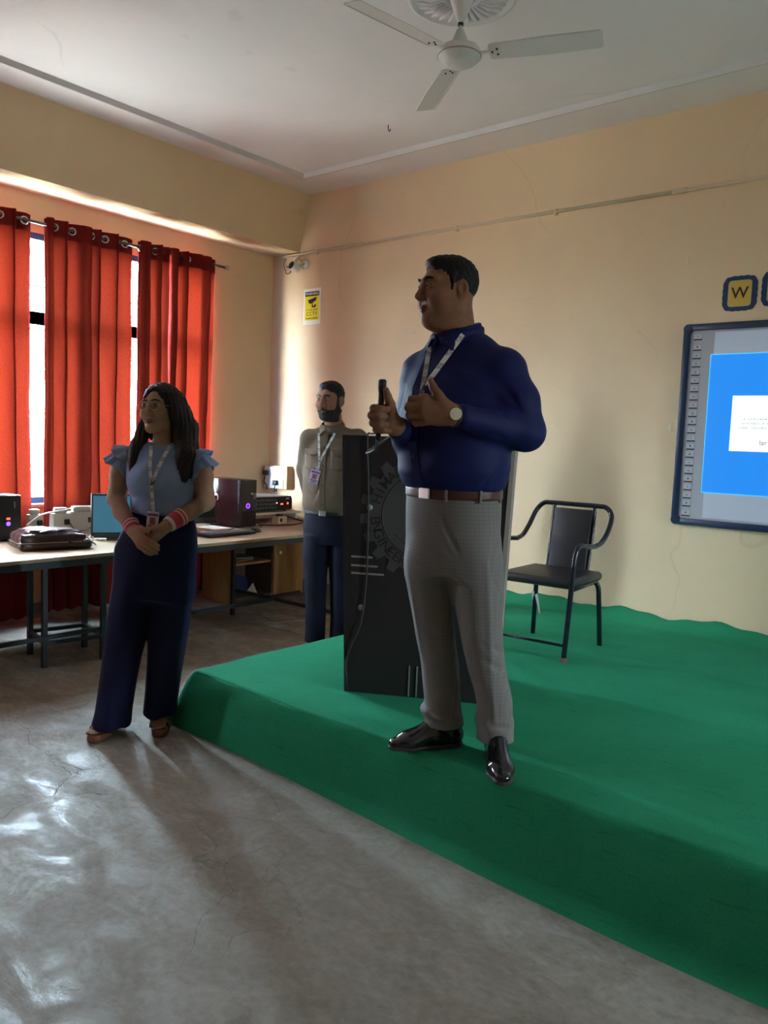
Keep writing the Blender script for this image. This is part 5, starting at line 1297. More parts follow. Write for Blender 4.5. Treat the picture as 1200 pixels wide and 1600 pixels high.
hb.chain([(-0.284, -0.245, 1.195), (-0.290, -0.278, 1.232), (-0.300, -0.292, 1.257), (-0.306, -0.296, 1.275)], [0.021, 0.0150, 0.0122, 0.0102], 0.014)
core = Field((-0.32, -0.30, 0.08), (0.26, 0.26, 1.50), 0.014)
core.loft([(0.75, -0.05, 0.03, 0.14, 0.10, TY), (0.95, -0.057, 0.0, 0.15, 0.12, TY), (1.2, -0.06, -0.008, 0.17, 0.135, TY), (1.38, -0.05, 0.01, 0.16, 0.09, TY), (1.47, -0.066, 0.0, 0.06, 0.055, TY)], 0.0)
for ch_ in (([(0.088, -0.105, 1.345), (0.162, -0.125, 1.165), (-0.06, -0.262, 1.203)], [0.05, 0.045, 0.03]), ([(-0.188, 0.10, 1.35), (-0.222, 0.03, 1.13), (-0.262, -0.19, 1.162)], [0.05, 0.04, 0.028]), ([(-0.13, 0.05, 0.8), (-0.10, 0.08, 0.42), (-0.045, 0.1, 0.10)], [0.075, 0.055, 0.04]), ([(0.03, -0.01, 0.8), (0.07, -0.012, 0.42), (0.13, 0.0, 0.10)], [0.075, 0.055, 0.04])):
    core.chain(ch_[0], ch_[1], 0.03)
soft('body', join_meshes(hd, ha.mesh(), hb.mesh(), core.mesh()), M_SKIN, sp, relax=0)
add_eyes(sp, spM, None, 1.35); lips(sp, spM, M_LIP)
def short_hair(h=0.003, top=0.0, hl=0.0, w=1.0):
    f = Field((-0.105, -0.125, -0.10), (0.105, 0.14, 0.15), h)
    f.ell((0, 0.022, 0.034+top), (0.080*w, 0.097, 0.086), 0.0)
    f.ell((0.0, -0.034, 0.088+top), (0.050, 0.042, 0.024), 0.02)
    f.ell((0, -0.100, -0.020+hl), (0.062, 0.072, 0.098), 0.012, 's')
    f.box((0, -0.02, -0.10), (0.2, 0.085, 0.075), 0.01, 0.01, 's')
    f.box((0, 0.1, -0.13), (0.2, 0.2, 0.075), 0.01, 0.01, 's')
    for s in (-1, 1):
        f.ell((s*0.080, 0.016, -0.030), (0.030, 0.026, 0.042), 0.006, 's')
        f.cone((s*0.0715*w, -0.022, -0.005), (s*0.069*w, -0.018, 0.04), 0.0045, 0.009, 0.008)
    f.warp(lambda X, Y, Z: 0.0012*np.sin(150*X+60*np.sin(30*Y))*np.sin(95*Y+40*Z)+0.0010*np.sin(230*Y+90*X)*np.sin(170*Z))
    return f
soft('hair', xform(short_hair().mesh(), spM), M_HAIR, sp, relax=0)
lv = lanyard(sp, sh, (-0.163, 1.452), (-0.058, 1.480), (-0.186, 1.292), (-0.190, 1.262))
# watch
wt = MB().lathe([(0.020, -0.004), (0.0215, 0.0), (0.0205, 0.004)], 24, Matrix.Translation((-0.088, -0.312, 1.210)) @ Matrix.Rotation(R(90), 4, 'X')).build('wrist_watch', mat('gold_watch_case', (0.55, 0.42, 0.22), 0.25, 0.8), sp, angle=SH)
MB().lathe([(0.0185, 0.0045), (0.0005, 0.0052)], 24, Matrix.Translation((-0.088, -0.312, 1.210)) @ Matrix.Rotation(R(90), 4, 'X')).build('watch_face', mat('pale_dial', (0.72, 0.68, 0.52), 0.3), wt)
torus(wt, 'watch_strap', (-0.086, -0.277, 1.206), (1, 0.45, -0.1), 0.0315, 0.006, mat('dark_strap', (0.03, 0.02, 0.015), 0.5))
# microphone held in the right hand, with its lead over the lectern
Rz = Matrix.Rotation(YAW, 4, 'Z')
spW = Matrix.Translation((4.114, -2.798, HS)) @ Rz
leW = Matrix.Translation((3.343, -2.534, HS)) @ Matrix.Rotation(PD, 4, 'Z')
mi = thing('microphone', 'slim black wired microphone held upright in the speaker\'s hand', 'microphone', spW @ Vector((-0.322, -0.278, 1.12)))
miI = mi.matrix_basis.inverted()
def mp(p): return (Matrix.Translation(-Vector(mi.location)) @ spW) @ Vector(p)
MB().tube([mp(p) for p in ((-0.326, -0.272, 1.12), (-0.322, -0.277, 1.19), (-0.319, -0.282, 1.275))], [0.0085, 0.0095, 0.0095], 12).build('handle', M_BLACK, mi, smooth=True)
MB().tube([mp(p) for p in ((-0.319, -0.282, 1.268), (-0.319, -0.282, 1.284), (-0.318, -0.283, 1.288), (-0.318, -0.283, 1.305), (-0.318, -0.283, 1.309))], [0.010, 0.0122, 0.0130, 0.0128, 0.009], 14).build('head', mat('mic_head', (0.02, 0.02, 0.022), 0.6), mi, smooth=True)
def lp(p): return (Matrix.Translation(-Vector(mi.location)) @ leW) @ Vector(p)
MB().tube(smooth_path([mp((-0.326, -0.272, 1.125)), mp((-0.334, -0.262, 1.09)), mp((-0.36, -0.10, 1.08)), lp((0.20, -0.20, 1.155)), lp((0.075, -0.03, 1.147)), lp((0.050, -0.012, 1.13)), lp((0.060, -0.010, 0.95)), lp((0.066, -0.010, 0.70)), lp((0.066, -0.010, 0.50)), lp((0.050, -0.012, 0.32)), lp((0.012, -0.012, 0.22)), lp((-0.012, -0.012, 0.13)), lp((-0.006, -0.016, 0.06)), lp((-0.02, 0.02, 0.012))], 8), 0.0042, 6).build('lead', mat('grey_lead', (0.035, 0.035, 0.04), 0.5), mi, smooth=True)

# ------------------------------------------------------------------ the woman
wm = thing('person', 'woman in pale blue blouse and wide navy trousers with hands clasped', 'person', (2.458, -3.057, 0), YAW)
WY = R(6)
bl_ = Field((-0.14, -0.20, 0.98), (0.40, 0.16, 1.40), 0.005)
bl_.loft([(1.000, 0.135, 0.0, 0.130, 0.096, WY), (1.045, 0.135, 0.0, 0.142, 0.108, WY), (1.10, 0.133, -0.004, 0.143, 0.110, WY), (1.17, 0.130, -0.010, 0.154, 0.116, WY), (1.23, 0.128, -0.004, 0.158, 0.110, WY), (1.30, 0.125, 0.010, 0.148, 0.082, WY), (1.335, 0.125, 0.015, 0.105, 0.062, WY), (1.352, 0.125, 0.015, 0.06, 0.05, WY)], 0.0, cap=0.015)
bl_.cone((-0.015, 0.012, 1.288), (0.268, 0.012, 1.288), 0.044, 0.044, 0.04)
for x in (0.068, 0.185): bl_.ell((x, -0.078, 1.178), (0.062, 0.050, 0.058), 0.04)
bl_.warp(lambda X, Y, Z: 0.0030*np.sin(60*X+10*np.sin(25*Z))*np.clip((1.13-Z)/0.10, 0, 1)+0.0016*np.sin(36*X+40*Z)*np.sin(31*Z-22*X))
for x in (0.105, 0.12, 0.135, 0.15): bl_.groove((x, -0.11, 1.32), (x, -0.13, 1.05), 0.004, 0.003)
soft('blouse', bl_, M_PALEBLUE, wm)
def ruffle(a, b, r0, r1, waves, ph, thick=0.003, nt=12, nn=130):
    a, b = Vector(a), Vector(b); ax = (b-a).normalized(); u = ax.cross(Vector((0, 1, 0))).normalized(); w = ax.cross(u)
    v = []
    for i in range(nn):
        an = 2*PI*i/nn
        for j in range(nt):
            t = j/(nt-1); r = r0+(r1-r0)*t**0.8+0.007*t*math.sin(waves*an+ph)
            p = a+(b-a)*t*(1+0.10*math.sin(3*an+ph))+(u*math.cos(an)+w*math.sin(an))*r; v.append(p)
    o = pydata('ruffle_sleeve', v, grid_faces(nn, nt, True), M_PALEBLUE, wm, smooth=True)
    s = o.modifiers.new('thickness', 'SOLIDIFY'); s.thickness = thick
for sx, a, b in ((-1, (-0.010, 0.008, 1.300), (-0.072, 0.0, 1.225)), (1, (0.262, 0.008, 1.300), (0.325, 0.0, 1.222))):
    ruffle(a, b, 0.046, 0.074, 9, 0.5); ruffle((a[0], a[1], a[2]), (a[0]+(b[0]-a[0])*0.75, b[1], a[2]+(b[2]-a[2])*0.45), 0.040, 0.072, 8, 1.6)
wt_ = Field((-0.20, -0.20, 0.03), (0.33, 0.19, 1.07), 0.006)
wt_.loft([(0.64, 0.10, 0.0, 0.178, 0.110, WY), (0.75, 0.102, 0.0, 0.187, 0.120, WY), (0.86, 0.106, 0.0, 0.186, 0.122, WY), (0.95, 0.122, 0.0, 0.165, 0.116, WY), (1.035, 0.134, 0.0, 0.136, 0.100, WY)], 0.0, cap=0.01)
wt_.loft([(0.048, -0.080, -0.045, 0.088, 0.125, 0), (0.12, -0.068, -0.04, 0.082, 0.115, 0), (0.25, -0.050, -0.03, 0.082, 0.105, 0), (0.42, -0.030, -0.02, 0.086, 0.10, 0), (0.58, -0.012, -0.01, 0.093, 0.105, 0), (0.68, 0.010, 0.0, 0.094, 0.108, 0), (0.82, 0.06, 0.0, 0.06, 0.08, 0)], 0.035, cap=0.005)
wt_.loft([(0.085, 0.124, 0.035, 0.075, 0.112, 0), (0.2, 0.138, 0.03, 0.077, 0.10, 0), (0.40, 0.160, 0.02, 0.084, 0.10, 0), (0.58, 0.176, 0.01, 0.090, 0.10, 0), (0.68, 0.184, 0.0, 0.094, 0.108, 0), (0.82, 0.15, 0.0, 0.06, 0.08, 0)], 0.035, cap=0.005)
wt_.warp(lambda X, Y, Z: 0.004*np.sin(55*X+30*Y+2*Z)*np.clip((0.75-Z)/0.5, 0, 1))
wt_.groove((0.09, -0.12, 0.66), (0.09, -0.125, 0.90), 0.010, 0.006)
for x in (0.02, 0.19): wt_.groove((x, -0.13, 0.98), (x-0.03 if x < 0.1 else x+0.01, -0.12, 0.25), 0.007, -0.005)
soft('trousers', wt_, M_NAVYTR, wm)
wb = Field((-0.02, -0.13, 1.0), (0.29, 0.13, 1.07), 0.004); wb.loft([(1.012, 0.134, 0.0, 0.1405, 0.1045, WY), (1.046, 0.135, 0.0, 0.139, 0.103, WY)], 0.0, cap=0.004)
soft('waistband', wb, M_NAVYTR, wm)
wmM = HM((0.120, -0.015, 1.500), R(-17), R(-6), R(-2), 0.93)
wh = xform(head_field(0.003, 0.97, 0.86, True, 0.047).mesh(), wmM)
wa = Field((-0.15, -0.22, 0.86), (0.40, 0.08, 1.33), 0.0035)
wa.chain([(-0.042, 0.005, 1.265), (-0.060, 0.005, 1.20), (-0.080, 0.010, 1.090)], [0.048, 0.047, 0.040], 0.02); wa.chain([(-0.080, 0.010, 1.090), (-0.03, -0.07, 1.035), (0.050, -0.150, 0.965)], [0.040, 0.037, 0.025], 0.02)
wa.chain([(0.295, 0.005, 1.262), (0.312, 0.005, 1.20), (0.326, 0.012, 1.090)], [0.048, 0.047, 0.040], 0.02); wa.chain([(0.326, 0.012, 1.090), (0.27, -0.07, 1.045), (0.198, -0.152, 0.994)], [0.040, 0.036, 0.025], 0.02)
# her left hand, below
HB = [(0.150, -0.180, 0.958), (0.142, -0.178, 0.942), (0.138, -0.174, 0.926), (0.136, -0.168, 0.912)]
for q, r_ in zip(HB, (0.013, 0.013, 0.0125, 0.0115)): wa.cone((0.192, -0.155, 0.988), q, 0.021, r_, 0.014)
for q, l in zip(HB, (1, 1.05, 1, 0.85)): finger(wa, [q, (q[0]-0.032*l, q[1]-0.002, q[2]-0.016), (q[0]-0.052*l, q[1]+0.010, q[2]-0.018), (q[0]-0.066*l, q[1]+0.024, q[2]-0.010)], [0.0105, 0.0095, 0.0088, 0.0075], 0.005)
wa.chain([(0.178, -0.172, 0.985), (0.150, -0.192, 0.985), (0.128, -0.198, 0.978), (0.112, -0.198, 0.970)], [0.017, 0.0125, 0.0108, 0.0088], 0.010)
# her right hand, on top, fingers slanting down to the right
HA = [(0.098, -0.198, 0.952), (0.094, -0.200, 0.935), (0.090, -0.198, 0.918), (0.088, -0.192, 0.902)]
for q, r_ in zip(HA, (0.0135, 0.0135, 0.013, 0.012)): wa.cone((0.052, -0.158, 0.962), q, 0.022, r_, 0.014)
for q, l in zip(HA, (1, 1.06, 1.0, 0.84)): finger(wa, [q, (q[0]+0.036*l, q[1]-0.006, q[2]-0.022), (q[0]+0.056*l, q[1]+0.002, q[2]-0.036), (q[0]+0.070*l, q[1]+0.014, q[2]-0.046)], [0.0112, 0.0100, 0.0090, 0.0078], 0.005)
wa.chain([(0.068, -0.172, 0.972), (0.092, -0.196, 0.982), (0.114, -0.204, 0.976), (0.128, -0.206, 0.966)], [0.017, 0.0128, 0.0108, 0.0088], 0.010)
wft = Field((-0.19, -0.22, 0.02), (0.22, 0.16, 0.20), 0.0035)
FE = (((-0.122, -0.165), (-0.085, 0.030)), ((0.150, -0.070), (0.112, 0.125)))
for (tx, ty), (hx, hy) in FE:
    d = Vector((tx-hx, ty-hy)); n_ = Vector((-d.y, d.x)).normalized(); U = lambda s, o, z: (hx+d.x*s+n_.x*o, hy+d.y*s+n_.y*o, z)
    wft.cone(U(0.10, 0, 0.125), U(0.42, 0, 0.095), 0.026, 0.027, 0.01); wft.cone(U(0.42, 0, 0.092), U(0.78, 0, 0.052), 0.026, 0.020, 0.015, sq=((n_.x, n_.y, 0), 1.5))
    wft.cone(U(0.12, 0, 0.12), U(0.16, 0, 0.20), 0.024, 0.028, 0.02)
    for o, l, r_ in ((-0.026, 1.00, 0.0095), (-0.010, 1.02, 0.0075), (0.003, 0.99, 0.0072), (0.015, 0.95, 0.0068), (0.026, 0.90, 0.0062)):
        wft.cone(U(0.80, o*0.9, 0.048), U(l-0.02, o, 0.043), r_, r_*0.9, 0.004)
wcore = Field((-0.14, -0.14, 0.08), (0.38, 0.14, 1.36), 0.014)
wcore.loft([(0.70, 0.10, 0, 0.15, 0.09, WY), (0.88, 0.106, 0, 0.16, 0.10, WY), (1.03, 0.135, 0, 0.11, 0.08, WY), (1.18, 0.13, -0.005, 0.13, 0.09, WY), (1.30, 0.125, 0.01, 0.12, 0.06, WY), (1.34, 0.125, 0.015, 0.05, 0.045, WY)], 0.0)
for ch_ in (([(0.03, 0.0, 0.80), (-0.02, -0.01, 0.48), (-0.08, 0.01, 0.14)], [0.075, 0.05, 0.032]), ([(0.18, 0.0, 0.80), (0.165, 0.015, 0.48), (0.115, 0.10, 0.14)], [0.075, 0.05, 0.032]), ([(0.0, 0.01, 1.28), (0.26, 0.01, 1.28)], [0.04, 0.04])): wcore.chain(ch_[0], ch_[1], 0.03)
wmesh = [wh, wa.mesh(), wft.mesh(), wcore.mesh()]
soft('body', join_meshes(*wmesh), M_SKINW, wm, relax=0)
add_eyes(wm, wmM, None, 0.9); lips(wm, wmM, M_LIPW)
# neck front and hair
hr = Field((-0.06, -0.17, 1.12), (0.33, 0.18, 1.66), 0.004)
def W_(p): return tuple(wmM @ Vector(p))
yw = R(-17)
hr.ell(W_((0, 0.024, 0.040)), (0.083, 0.100, 0.088), 0.0, rot=(0, 0, yw))
hr.chain([W_((0.062, 0.0, 0.06)), W_((0.082, 0.0, -0.02)), (0.222, -0.010, 1.385), (0.248, -0.055, 1.30), (0.248, -0.085, 1.20)], [0.030, 0.030, 0.040, 0.044, 0.022], 0.03)
hr.chain([W_((0.060, 0.05, 0.03)), (0.235, 0.03, 1.42), (0.255, 0.0, 1.32), (0.262, -0.05, 1.22)], [0.05, 0.045, 0.040, 0.025], 0.03)
hr.chain([W_((-0.062, 0.02, 0.06)), W_((-0.082, 0.02, -0.02)), (0.032, 0.01, 1.385), (0.018, -0.035, 1.305), (0.028, -0.085, 1.215)], [0.028, 0.024, 0.030, 0.038, 0.018], 0.025)
hr.chain([W_((0, 0.09, 0.03)), (0.13, 0.085, 1.42), (0.13, 0.09, 1.28), (0.13, 0.095, 1.18)], [0.06, 0.075, 0.07, 0.04], 0.03)
hr.ell(W_((0, -0.095, -0.028)), (0.060, 0.078, 0.094), 0.010, 's', rot=(0, 0, yw)); hr.ell(W_((0, -0.095, 0.035)), (0.034, 0.052, 0.062), 0.012, 's', rot=(0, 0, yw))
hr.ell((0.125, -0.10, 1.36), (0.060, 0.090, 0.10), 0.015, 's')
hr.groove(W_((0, -0.06, 0.118)), W_((0, 0.06, 0.132)), 0.005, 0.005)
hr.warp(lambda X, Y, Z: 0.0022*np.sin(240*X+150*Y+5*np.sin(12*Z))+0.0016*np.sin(390*X-220*Y+7*np.sin(9*Z)))
soft('hair', hr, M_HAIRB, wm, relax=0)
# glasses
gl = MB()
M_GOLD = mat('thin_gold_frame', (0.45, 0.30, 0.20), 0.3, 0.8)
gr = None
for s in (-1, 1):
    pts = [wmM @ Vector((s*0.032+0.0245*math.cos(a), -0.106+0.010*abs(math.cos(a))*(1 if s*math.cos(a) > 0 else 0), 0.004+0.020*math.sin(a))) for a in [2*PI*i/24 for i in range(24)]]
    gl.tube(pts, 0.0013, 6, closed=True)
    gl.tube([wmM @ Vector(p) for p in ((s*0.0565, -0.096, 0.010), (s*0.074, -0.05, 0.010), (s*0.080, 0.012, 0.012))], 0.0012, 6)
gl.tube([wmM @ Vector(p) for p in smooth_path([(-0.0075, -0.106, 0.006), (0, -0.109, 0.010), (0.0075, -0.106, 0.006)], 4)], 0.0012, 6)
gr = gl.build('eyeglasses', M_GOLD, wm, smooth=True)
for s in (-1, 1):
    lz = MB(); lz.prism([(s*0.032+0.0235*math.cos(a), 0.004+0.019*math.sin(a)) for a in [2*PI*i/20 for i in range(20)]], 0.1052, 0.1060, wmM @ WALLM); lz.build('lens', M_GLASS, gr)
# bangles
M_BR = mat('red_bangle', (0.50, 0.03, 0.06), 0.3); M_BW = mat('ivory_bangle', (0.62, 0.50, 0.38), 0.35)
ax = Vector((0.326-0.198, 0.012+0.152, 1.090-0.994)).normalized()
for i in range(10):
    c = Vector((0.198, -0.152, 0.994))+ax*(0.006+i*0.0085); torus(wm, 'bangle', c, ax, 0.0305+0.0006*i, 0.0046, M_BW if i in (0, 1, 7, 9) else M_BR)
ax = Vector((-0.080-0.05, 0.01+0.15, 1.09-0.965)).normalized()
for i in range(6):
    c = Vector((0.05, -0.15, 0.965))+ax*(0.008+i*0.009); torus(wm, 'bangle', c, ax, 0.0305+0.0006*i, 0.0044, M_BW if i in (2, 4) else M_BR)
le2 = lanyard(wm, bl_, (0.100, 1.335), (0.180, 1.338), (0.122, 1.165), (0.124, 1.075), 0.015)
badge(wm, (0.130, le2.y-0.012, 1.050), (0, R(4), 0), 0.052, 0.085, mat('badge_card', (0.62, 0.58, 0.55), 0.4))
# sandals
M_SAND = mat('tan_platform', (0.20, 0.075, 0.045), 0.45); M_STRAP = mat('bronze_strap', (0.28, 0.19, 0.14), 0.3, 0.4)
for (tx, ty), (hx, hy) in FE:
    d = Vector((tx-hx, ty-hy)); n_ = Vector((-d.y, d.x)).normalized(); U = lambda s, o, z: Vector((hx+d.x*s+n_.x*o, hy+d.y*s+n_.y*o, z))
    f = Field((min(tx, hx)-0.07, min(ty, hy)-0.07, -0.01), (max(tx, hx)+0.07, max(ty, hy)+0.07, 0.13), 0.004)
    f.cone(U(0.55, 0, 0.018), U(0.88, 0, 0.018), 0.042, 0.036, 0.01); f.cone(U(0.55, 0, 0.03), U(0.12, 0, 0.082), 0.036, 0.030, 0.02, sq=((0, 0, 1), 0.4)); f.cone(U(0.10, 0, 0.0), U(0.10, 0, 0.08), 0.026, 0.030, 0.01)
    f.box(U(0.5, 0, -0.05), (0.3, 0.3, 0.0505), 0.001, 0, 's'); f.box(U(0.80, 0, 0.085), (0.10, 0.10, 0.050), 0.001, 0.0, 's', rot=(0, 0, math.atan2(d.y, d.x)))
    so = soft('sandal', f, M_SAND, wm)
    for s_, zc in ((0.70, 0.060), (0.58, 0.080)):
        pts = smooth_path([U(s_, -0.040, 0.030), U(s_+0.02, -0.034, zc-0.004), U(s_+0.03, 0, zc+0.012), U(s_+0.02, 0.034, zc-0.004), U(s_, 0.040, 0.030)], 5)
        MB().tube(pts, 0.011, 8, flat=((0, 0, 1), 0.45)).build('strap', M_STRAP, so, smooth=True)
    MB().tube(smooth_path([U(0.70, -0.038, 0.055), U(0.80, 0.0, 0.060), U(0.62, 0.038, 0.075)], 5), 0.008, 8, flat=((0, 0, 1), 0.5)).build('strap', M_STRAP, so, smooth=True)

# ------------------------------------------------------------------ the man at the back
bk_ = thing('person', 'bearded man in olive shirt standing behind the lectern, hands behind his back', 'person', (2.117, -1.379, 0), YAW)
BY = R(-14)
bs = Field((-0.30, -0.18, 0.90), (0.30, 0.26, 1.53), 0.0055)
bs.loft([(0.925, -0.012, 0.0, 0.163, 0.125, BY), (0.97, -0.012, -0.004, 0.174, 0.138, BY), (1.08, -0.010, -0.008, 0.180, 0.140, BY), (1.22, -0.006, -0.004, 0.186, 0.128, BY), (1.34, 0.0, 0.006, 0.180, 0.112, BY), (1.41, 0.002, 0.015, 0.158, 0.092, BY), (1.455, 0.0, 0.015, 0.10, 0.075, BY), (1.48, -0.005, 0.012, 0.07, 0.066, BY)], 0.0, cap=0.02)
bs.cone((-0.150, 0.03, 1.395), (0.158, 0.0, 1.405), 0.058, 0.058, 0.05)
bs.chain([(-0.152, 0.03, 1.385), (-0.185, 0.07, 1.19), (-0.150, 0.13, 1.00)], [0.064, 0.052, 0.042], 0.03)
bs.chain([(0.160, 0.0, 1.395), (0.205, 0.05, 1.19), (0.150, 0.13, 1.00)], [0.064, 0.052, 0.042], 0.03)
for a, b, w, d in (((-0.12, -0.10, 1.36), (-0.155, -0.06, 1.20), 0.010, 0.006), ((-0.19, 0.0, 1.30), (-0.15, -0.06, 1.15), 0.010, 0.006), ((-0.15, -0.08, 1.10), (-0.08, -0.14, 1.02), 0.012, 0.006), ((0.10, -0.12, 1.10), (0.02, -0.14, 1.00), 0.012, 0.006), ((0.10, -0.10, 1.36), (0.14, -0.06, 1.22), 0.010, 0.006), ((-0.22, 0.03, 1.22), (-0.16, 0.02, 1.10), 0.010, 0.006), ((-0.05, -0.14, 1.12), (-0.12, -0.12, 0.97), 0.010, 0.005)):
    bs.groove(a, b, w, d); bs.groove((a[0]+0.016, a[1], a[2]), (b[0]+0.016, b[1], b[2]), w, -d*0.7)
bs.warp(lambda X, Y, Z: 0.0018*np.sin(34*X+25*Z+5*np.sin(11*Z))*np.sin(27*Z-19*X))
soft('shirt', bs, M_OLIVE, bk_)
collar(bk_, M_OLIVE, (-0.010, 0.004), 0.066, 0.068, R(-20), 1.505, 1.455)
pk = drape(bs, [(-0.042, 1.43), (-0.052, 1.20), (-0.050, 0.95)], 0.002, 8)
po = ribbon('placket', pk, 0.030, 0.002, (1, -0.15, 0), M_OLIVE, bk_)
for i in range(3, len(pk), 4): MB().lathe([(0.0055, 0), (0.005, 0.002)], 10, Matrix.Translation(pk[i]+Vector((0, -0.001, 0))) @ Matrix.Rotation(R(90), 4, 'X')).build('button', M_BLACK, po)
for x in (-0.125, 0.045):
    v = []; nx, nz = 9, 9
    for i in range(nx):
        for j in range(nz):
            xx = x+(i/(nx-1)-0.5)*0.095; zz = 1.205+j/(nz-1)*0.115-0.008*(1-abs(i/(nx-1)-0.5)*2)*(j == 0); v.append((xx, front_y(bs, xx, zz)-0.004, zz))
    pc = pydata('chest_pocket', v, grid_faces(nx, nz), M_OLIVE, bk_, smooth=True); s_ = pc.modifiers.new('t', 'SOLIDIFY'); s_.thickness = 0.003; s_.offset = 0
    v = []
    for i in range(nx):
        for j in range(4):
            xx = x+(i/(nx-1)-0.5)*0.100; zz = 1.330-j/3*(0.030+0.018*(1-abs(i/(nx-1)-0.5)*2)); v.append((xx, front_y(bs, xx, zz)-0.009, zz))
    pf = pydata('pocket_flap', v, grid_faces(nx, 4), M_OLIVE, pc, smooth=True); s_ = pf.modifiers.new('t', 'SOLIDIFY'); s_.thickness = 0.004; s_.offset = 0
    MB().lathe([(0.006, 0), (0.005, 0.002)], 10, Matrix.Translation((x, front_y(bs, x, 1.292)-0.012, 1.292)) @ Matrix.Rotation(R(90), 4, 'X')).build('button', M_BLACK, pc)
bt = Field((-0.20, -0.16, 0.06), (0.20, 0.18, 0.96), 0.006)
bt.loft([(0.72, -0.012, 0.0, 0.158, 0.112, BY), (0.82, -0.012, 0.0, 0.166, 0.125, BY), (0.945, -0.012, 0.0, 0.160, 0.123, BY)], 0.0, cap=0.01)
bt.loft([(0.075, -0.078, 0.0, 0.066, 0.085, 0), (0.2, -0.078, 0.0, 0.066, 0.08, 0), (0.45, -0.085, 0.0, 0.072, 0.085, 0), (0.65, -0.090, 0.0, 0.084, 0.10, 0), (0.78, -0.085, 0.0, 0.088, 0.11, 0)], 0.012, cap=0.005)
bt.loft([(0.075, 0.085, 0.0, 0.066, 0.085, 0), (0.2, 0.085, 0.0, 0.066, 0.08, 0), (0.45, 0.080, 0.0, 0.072, 0.085, 0), (0.65, 0.072, 0.0, 0.082, 0.10, 0), (0.78, 0.065, 0.0, 0.086, 0.11, 0)], 0.012, cap=0.005)
bt.warp(lambda X, Y, Z: 0.0025*np.sin(33*Z+22*X)*np.sin(27*X+13*Y))
soft('trousers', bt, M_DARKTR, bk_)
bb = Field((-0.2, -0.16, 0.9), (0.19, 0.16, 0.97), 0.004); bb.loft([(0.912, -0.012, 0.0, 0.166, 0.128, BY), (0.945, -0.012, 0.0, 0.166, 0.128, BY)], 0.0, cap=0.004)
be = soft('belt', bb, mat('black_belt', (0.015, 0.012, 0.012), 0.4), bk_)
MB().box((-0.045, front_y(bb, -0.045, 0.928)-0.004, 0.928), (0.045, 0.008, 0.034), rot=(0, 0, BY), bev=0.003).build('buckle', M_STEEL, be)
make_shoe(bk_, (-0.07, 0.08), (-0.10, -0.20)); make_shoe(bk_, (0.085, 0.08), (0.105, -0.20))
bkM = HM((-0.026, -0.020, 1.642), R(-27), R(5), 0, 0.985)
bh = head_field(0.003, 1.04, 1.14); bhm = xform(bh.mesh(), bkM)
hh = Field((-0.20, 0.08, 0.84), (0.20, 0.24, 1.04), 0.004)
for s in (-1, 1):
    hh.cone((s*0.145, 0.132, 1.01), (s*0.105, 0.165, 0.955), 0.030, 0.026, 0.01)
    for k in range(4): hh.chain([(s*0.10, 0.168+0.004*k, 0.955-0.012*k), (s*0.045, 0.185, 0.925-0.014*k), (-s*0.005, 0.188 if s > 0 else 0.175, 0.905-0.014*k), (-s*0.04, 0.178, 0.90-0.014*k)], [0.018, 0.0125, 0.0105, 0.0085], 0.008)
    hh.chain([(s*0.10, 0.16, 0.965), (s*0.06, 0.172, 0.965), (s*0.03, 0.182, 0.955)], [0.018, 0.013, 0.010], 0.01)
bcore = Field((-0.22, -0.12, 0.08), (0.24, 0.18, 1.49), 0.014)
bcore.loft([(0.75, -0.012, 0, 0.14, 0.10, BY), (0.95, -0.012, 0, 0.14, 0.10, BY), (1.2, -0.006, 0, 0.155, 0.10, BY), (1.38, 0, 0.012, 0.14, 0.075, BY), (1.47, -0.005, 0.012, 0.055, 0.05, BY)], 0.0)
for ch_ in (([(-0.152, 0.03, 1.385), (-0.185, 0.07, 1.19), (-0.148, 0.132, 1.005)], [0.05, 0.04, 0.03]), ([(0.16, 0, 1.395), (0.205, 0.05, 1.19), (0.148, 0.132, 1.005)], [0.05, 0.04, 0.03]), ([(-0.085, 0, 0.8), (-0.085, 0, 0.45), (-0.076, 0.03, 0.10)], [0.07, 0.05, 0.038]), ([(0.07, 0, 0.8), (0.08, 0, 0.45), (0.086, 0.03, 0.10)], [0.07, 0.05, 0.038])): bcore.chain(ch_[0], ch_[1], 0.03)
soft('body', join_meshes(bhm, hh.mesh(), bcore.mesh()), M_SKIN, bk_, relax=0)
add_eyes(bk_, bkM, None, 1.3); lips(bk_, bkM, M_LIP)
soft('hair', xform(short_hair(top=0.004).mesh(), bkM), M_HAIR, bk_, relax=0)
# beard: the jaw swollen a few millimetres, kept only where hair grows
rgn = Field((-0.105, -0.14, -0.235), (0.105, 0.135, 0.135), 0.003)
rgn.box((0, -0.055, -0.100), (0.09, 0.070, 0.040), 0.01, 0.0); rgn.cone((-0.030, -0.09, -0.075), (0, -0.105, -0.050), 0.010, 0.009, 0.004); rgn.cone((0.030, -0.09, -0.075), (0, -0.105, -0.050), 0.010, 0.009, 0.004)
for s in (-1, 1): rgn.cone((s*0.060, -0.025, -0.075), (s*0.072, -0.018, 0.015), 0.026, 0.008, 0.01)
rgn.ell((0, -0.10, -0.0695), (0.021, 0.030, 0.0085), 0.004, 's')
rgn.D = np.maximum(rgn.D, bh.D-0.0042)
for s in (-1, 1): rgn.cone((s*0.027, -0.088, -0.066), (s*0.004, -0.1015, -0.053), 0.0052, 0.0068, 0.004)
rgn.warp(lambda X, Y, Z: 0.0008*np.sin(420*X)*np.sin(390*Z+100*Y))
soft('beard', xform(rgn.mesh(), bkM), M_BEARD, bk_, relax=0)
lb = lanyard(bk_, bs, (-0.088, 1.430), (0.015, 1.432), (-0.074, 1.250), (-0.080, 1.205), 0.014)
